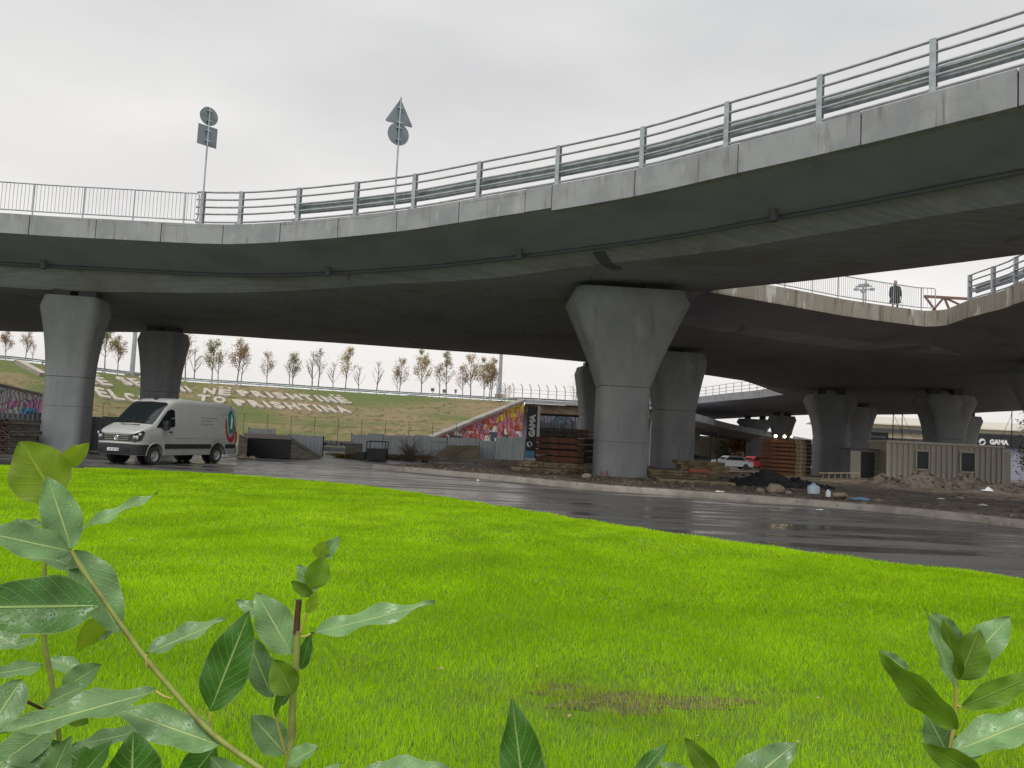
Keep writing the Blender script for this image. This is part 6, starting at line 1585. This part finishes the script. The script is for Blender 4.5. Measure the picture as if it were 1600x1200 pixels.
# shrub 1: left
D=.92
s1=shrub(180,D,'leaning laurel shoot with many large leaves at the lower left')
pstem(s1,[(108,856,0),(128,890,0),(160,935,0),(195,985,0),(230,1032,0),(262,1070,0),(330,1145,0),(405,1200,0)],.0022,.0055,m_stem,D)
for a in [((112,858),(74,744),64,'g',D,.15,.2,.06,0),((122,830),(247,770),18,'g',D+.03,.9,.3,.1,.02),((112,862),(-45,828),54,'g',D-.05,.5,.2,.1,-.08),((128,890),(28,852),36,'g',D+.01,.7,.3,.08,.03),
          ((116,860),(188,990),74,'g',D+.02,-.25,.2,.05,.0),((158,946),(-60,950),100,'d',D-.04,.3,.18,.1,-.05),((165,958),(121,1018),38,'y',D+.03,.2,.1,.05,.02),((182,983),(148,1002),12,'g',D+.05,.6,.2,.05,.02),
          ((228,1022),(351,968),30,'g',D+.01,.95,.3,.1,.03),((328,1112),(390,955),80,'d',D+.04,-.2,.12,.04,.0),((243,1080),(-12,1150),44,'g',D-.02,.75,.25,.08,-.1),((345,1165),(176,1105),62,'g',D,.45,.15,.08,-.01),
          ((220,1143),(112,1166),30,'g',D+.05,.6,.2,.08,.0),((338,1165),(275,1245),62,'d',D+.06,.1,.15,.05,0),((405,1265),(328,1182),52,'g',D+.05,.3,.2,.05,0),((205,1268),(208,1143),96,'d',D-.05,.2,.2,.1,0),((92,1250),(175,1158),50,'d',D-.02,.4,.2,.1,0)]:
    leaf(s1,a[0],a[1],a[2],a[3],a[4],tilt=a[5],fold=a[6],curl=a[7],ddepth=a[8])
petiole(s1,(230,1045),(228,1022),D); petiole(s1,(330,1140),(328,1112),D+.03); petiole(s1,(268,1092),(243,1080),D)
# shrub 1b: upright stem at far left
D=1.0
s2=shrub(85,D,'upright laurel shoot at the left edge with yellow green top leaves')
pstem(s2,[(72,775,0),(71,850,0),(68,985,0),(80,1060,0),(92,1150,0),(97,1200,0)],.002,.006,m_stem,D)
MB().tube([at(-10,1070,D-.05),at(60,1105,D-.01),at(86,1118,D)],.0022,6).build('side_stem',m_stem2,s2,smooth=80)
for a in [((90,783),(32,690),100,'y',D,.25,.15,.05,0),((96,728),(139,692),34,'y',D+.01,.2,.25,.08,0),((70,822),(8,818),16,'g',D,.9,.3,.12,0),((70,828),(28,836),14,'y',D+.01,.7,.3,.1,0),
          ((66,1040),(-22,1056),26,'g',D-.03,.7,.2,.1,-.05),((126,1046),(72,1030),28,'g',D+.04,.5,.2,.05,0),((98,1078),(158,1038),44,'g',D,.3,.2,.05,0),((132,1072),(66,1102),30,'g',D-.02,.6,.2,.05,0),
          ((34,1062),(-30,1160),62,'g',D-.08,.2,.2,.06,-.05),((90,1130),(-30,1215),60,'g',D-.04,.3,.2,.06,-.04),((94,1158),(20,1232),60,'d',D-.02,.2,.2,.06,0),((30,1010),(-30,980),40,'g',D-.05,.3,.2,.1,0),((60,1000),(10,1012),16,'g',D,.6,.2,.1,0),((96,1190),(-10,1170),44,'g',D-.06,.4,.2,.1,0),((150,1215),(96,1165),46,'d',D-.08,.4,.2,.1,0),((70,1240),(110,1150),48,'g',D-.1,.2,.2,.1,0),((90,1172),(30,1150),20,'y',D+.02,.6,.2,.05,0),((14,1105),(-20,1085),20,'y',D-.03,.3,.2,.05,0),((110,1110),(138,1130),34,'o',D+.03,.3,.2,.05,0)]:
    leaf(s2,a[0],a[1],a[2],a[3],a[4],tilt=a[5],fold=a[6],curl=a[7],ddepth=a[8])
# shrub 2
D=1.0
s3=shrub(455,D,'upright laurel shoot with a broken purple stem tip in front of the lawn')
pstem(s3,[(465,985,0),(462,1040,0),(457,1100,0),(456,1150,0),(452,1200,0)],.0045,.0055,m_stem,D)
MB().tube([at(467,937,D),at(465,960,D),at(463,990,D)],[.0038,.004,.0044],8).build('broken_tip',m_stem2,s3,smooth=80)
MB().tube([at(488,922,D),at(480,955,D),at(470,988,D)],.0018,6).build('side_stem',m_pet2,s3,smooth=80)
for a in [((500,876),(532,838),26,'g',D+.01,.3,.3,.1,0),((487,920),(507,866),44,'o',D-.01,.1,.45,.05,0),((498,872),(506,846),30,'y',D+.005,.1,.2,.05,0),((484,917),(466,882),28,'g',D+.01,.2,.3,.05,0),((487,927),(511,890),14,'g',D+.015,.7,.3,.05,0),((490,930),(454,908),22,'o',D-.005,.5,.3,.05,0),((481,958),(494,924),22,'y',D-.01,.3,.3,.05,0),
          ((456,1022),(400,926),66,'g',D,.25,.15,.06,0),((418,965),(368,938),26,'g',D+.004,.3,.2,.0,0),((486,990),(680,942),34,'g',D,.75,.2,.2,0),((471,1046),(486,988),24,'d',D+.02,.4,.2,.05,0),((426,1090),(381,986),50,'g',D+.02,.2,.2,.06,0),
          ((457,1085),(428,1030),52,'o',D-.02,.1,.5,.05,0),((430,1120),(438,1070),12,'o',D,.5,.2,.05,0),((436,1102),(454,1080),16,'d',D+.02,.4,.2,.05,0),((446,1178),(392,1118),54,'g',D+.02,.25,.2,.06,0),((450,1195),(498,1166),30,'g',D-.02,.7,.4,.1,0),
          ((452,1265),(535,1192),40,'g',D-.03,.4,.2,.15,0),((560,1215),(705,1203),50,'g',D-.04,.6,.2,.25,0)]:
    leaf(s3,a[0],a[1],a[2],a[3],a[4],tilt=a[5],fold=a[6],curl=a[7],ddepth=a[8])
petiole(s3,(470,995),(486,990),D); petiole(s3,(447,1180),(430,1118),D+.01)
# shrub 3: bottom middle
D=.95
s4=shrub(980,D,'tops of laurel leaves along the bottom edge in the middle')
pstem(s4,[(1120,1225,0),(1125,1300,0)],.003,.005,m_stem,D); pstem(s4,[(825,1262,0),(832,1330,0)],.003,.005,m_stem,D,name='stem')
for a in [((826,1300),(800,1093),84,'d',D,.25,.35,.08,0),((950,1270),(1046,1158),34,'d',D+.02,.5,.3,.12,0),((1128,1230),(1070,1152),40,'o',D,.2,.3,.08,0),((1135,1250),(1245,1160),66,'g',D-.02,.3,.15,.1,0),((1115,1245),(1030,1192),40,'g',D-.01,.4,.2,.1,0),((1110,1215),(1076,1172),24,'g',D+.02,.4,.2,.05,0)]:
    leaf(s4,a[0],a[1],a[2],a[3],a[4],tilt=a[5],fold=a[6],curl=a[7],ddepth=a[8])
# shrub 4: right
D=.98
s5=shrub(1490,D,'laurel shoot with broad leaves at the lower right corner')
pstem(s5,[(1492,1062,0),(1494,1095,0),(1490,1140,0),(1484,1175,0),(1480,1205,0)],.0022,.004,m_pet2,D)
for a in [((1490,1072),(1446,952),22,'g',D-.01,.75,.3,.06,0),((1500,1010),(1458,957),34,'g',D+.03,.4,.3,.05,0),((1498,1062),(1474,968),36,'o',D-.005,.3,.25,.05,0),((1499,1062),(1530,984),66,'o',D+.005,-.2,.25,.05,0),((1512,1035),(1578,964),56,'g',D+.03,.2,.2,.05,0),
          ((1496,1138),(1374,1020),50,'o',D-.02,.5,.25,.1,0),((1420,1050),(1374,1016),22,'g',D-.015,.4,.3,.05,0),((1502,1105),(1625,1052),42,'o',D,.3,.2,.15,0),((1488,1175),(1645,1112),58,'g',D-.02,.55,.2,.15,0),((1482,1180),(1446,1112),54,'g',D+.03,.2,.2,.05,0),((1535,1215),(1441,1162),46,'o',D-.04,.3,.25,.1,0),((1490,1180),(1542,1155),40,'g',D+.01,.3,.2,.05,0)]:
    leaf(s5,a[0],a[1],a[2],a[3],a[4],tilt=a[5],fold=a[6],curl=a[7],ddepth=a[8])
petiole(s5,(1494,1100),(1502,1105),D)
print('objects',len(COL.objects))
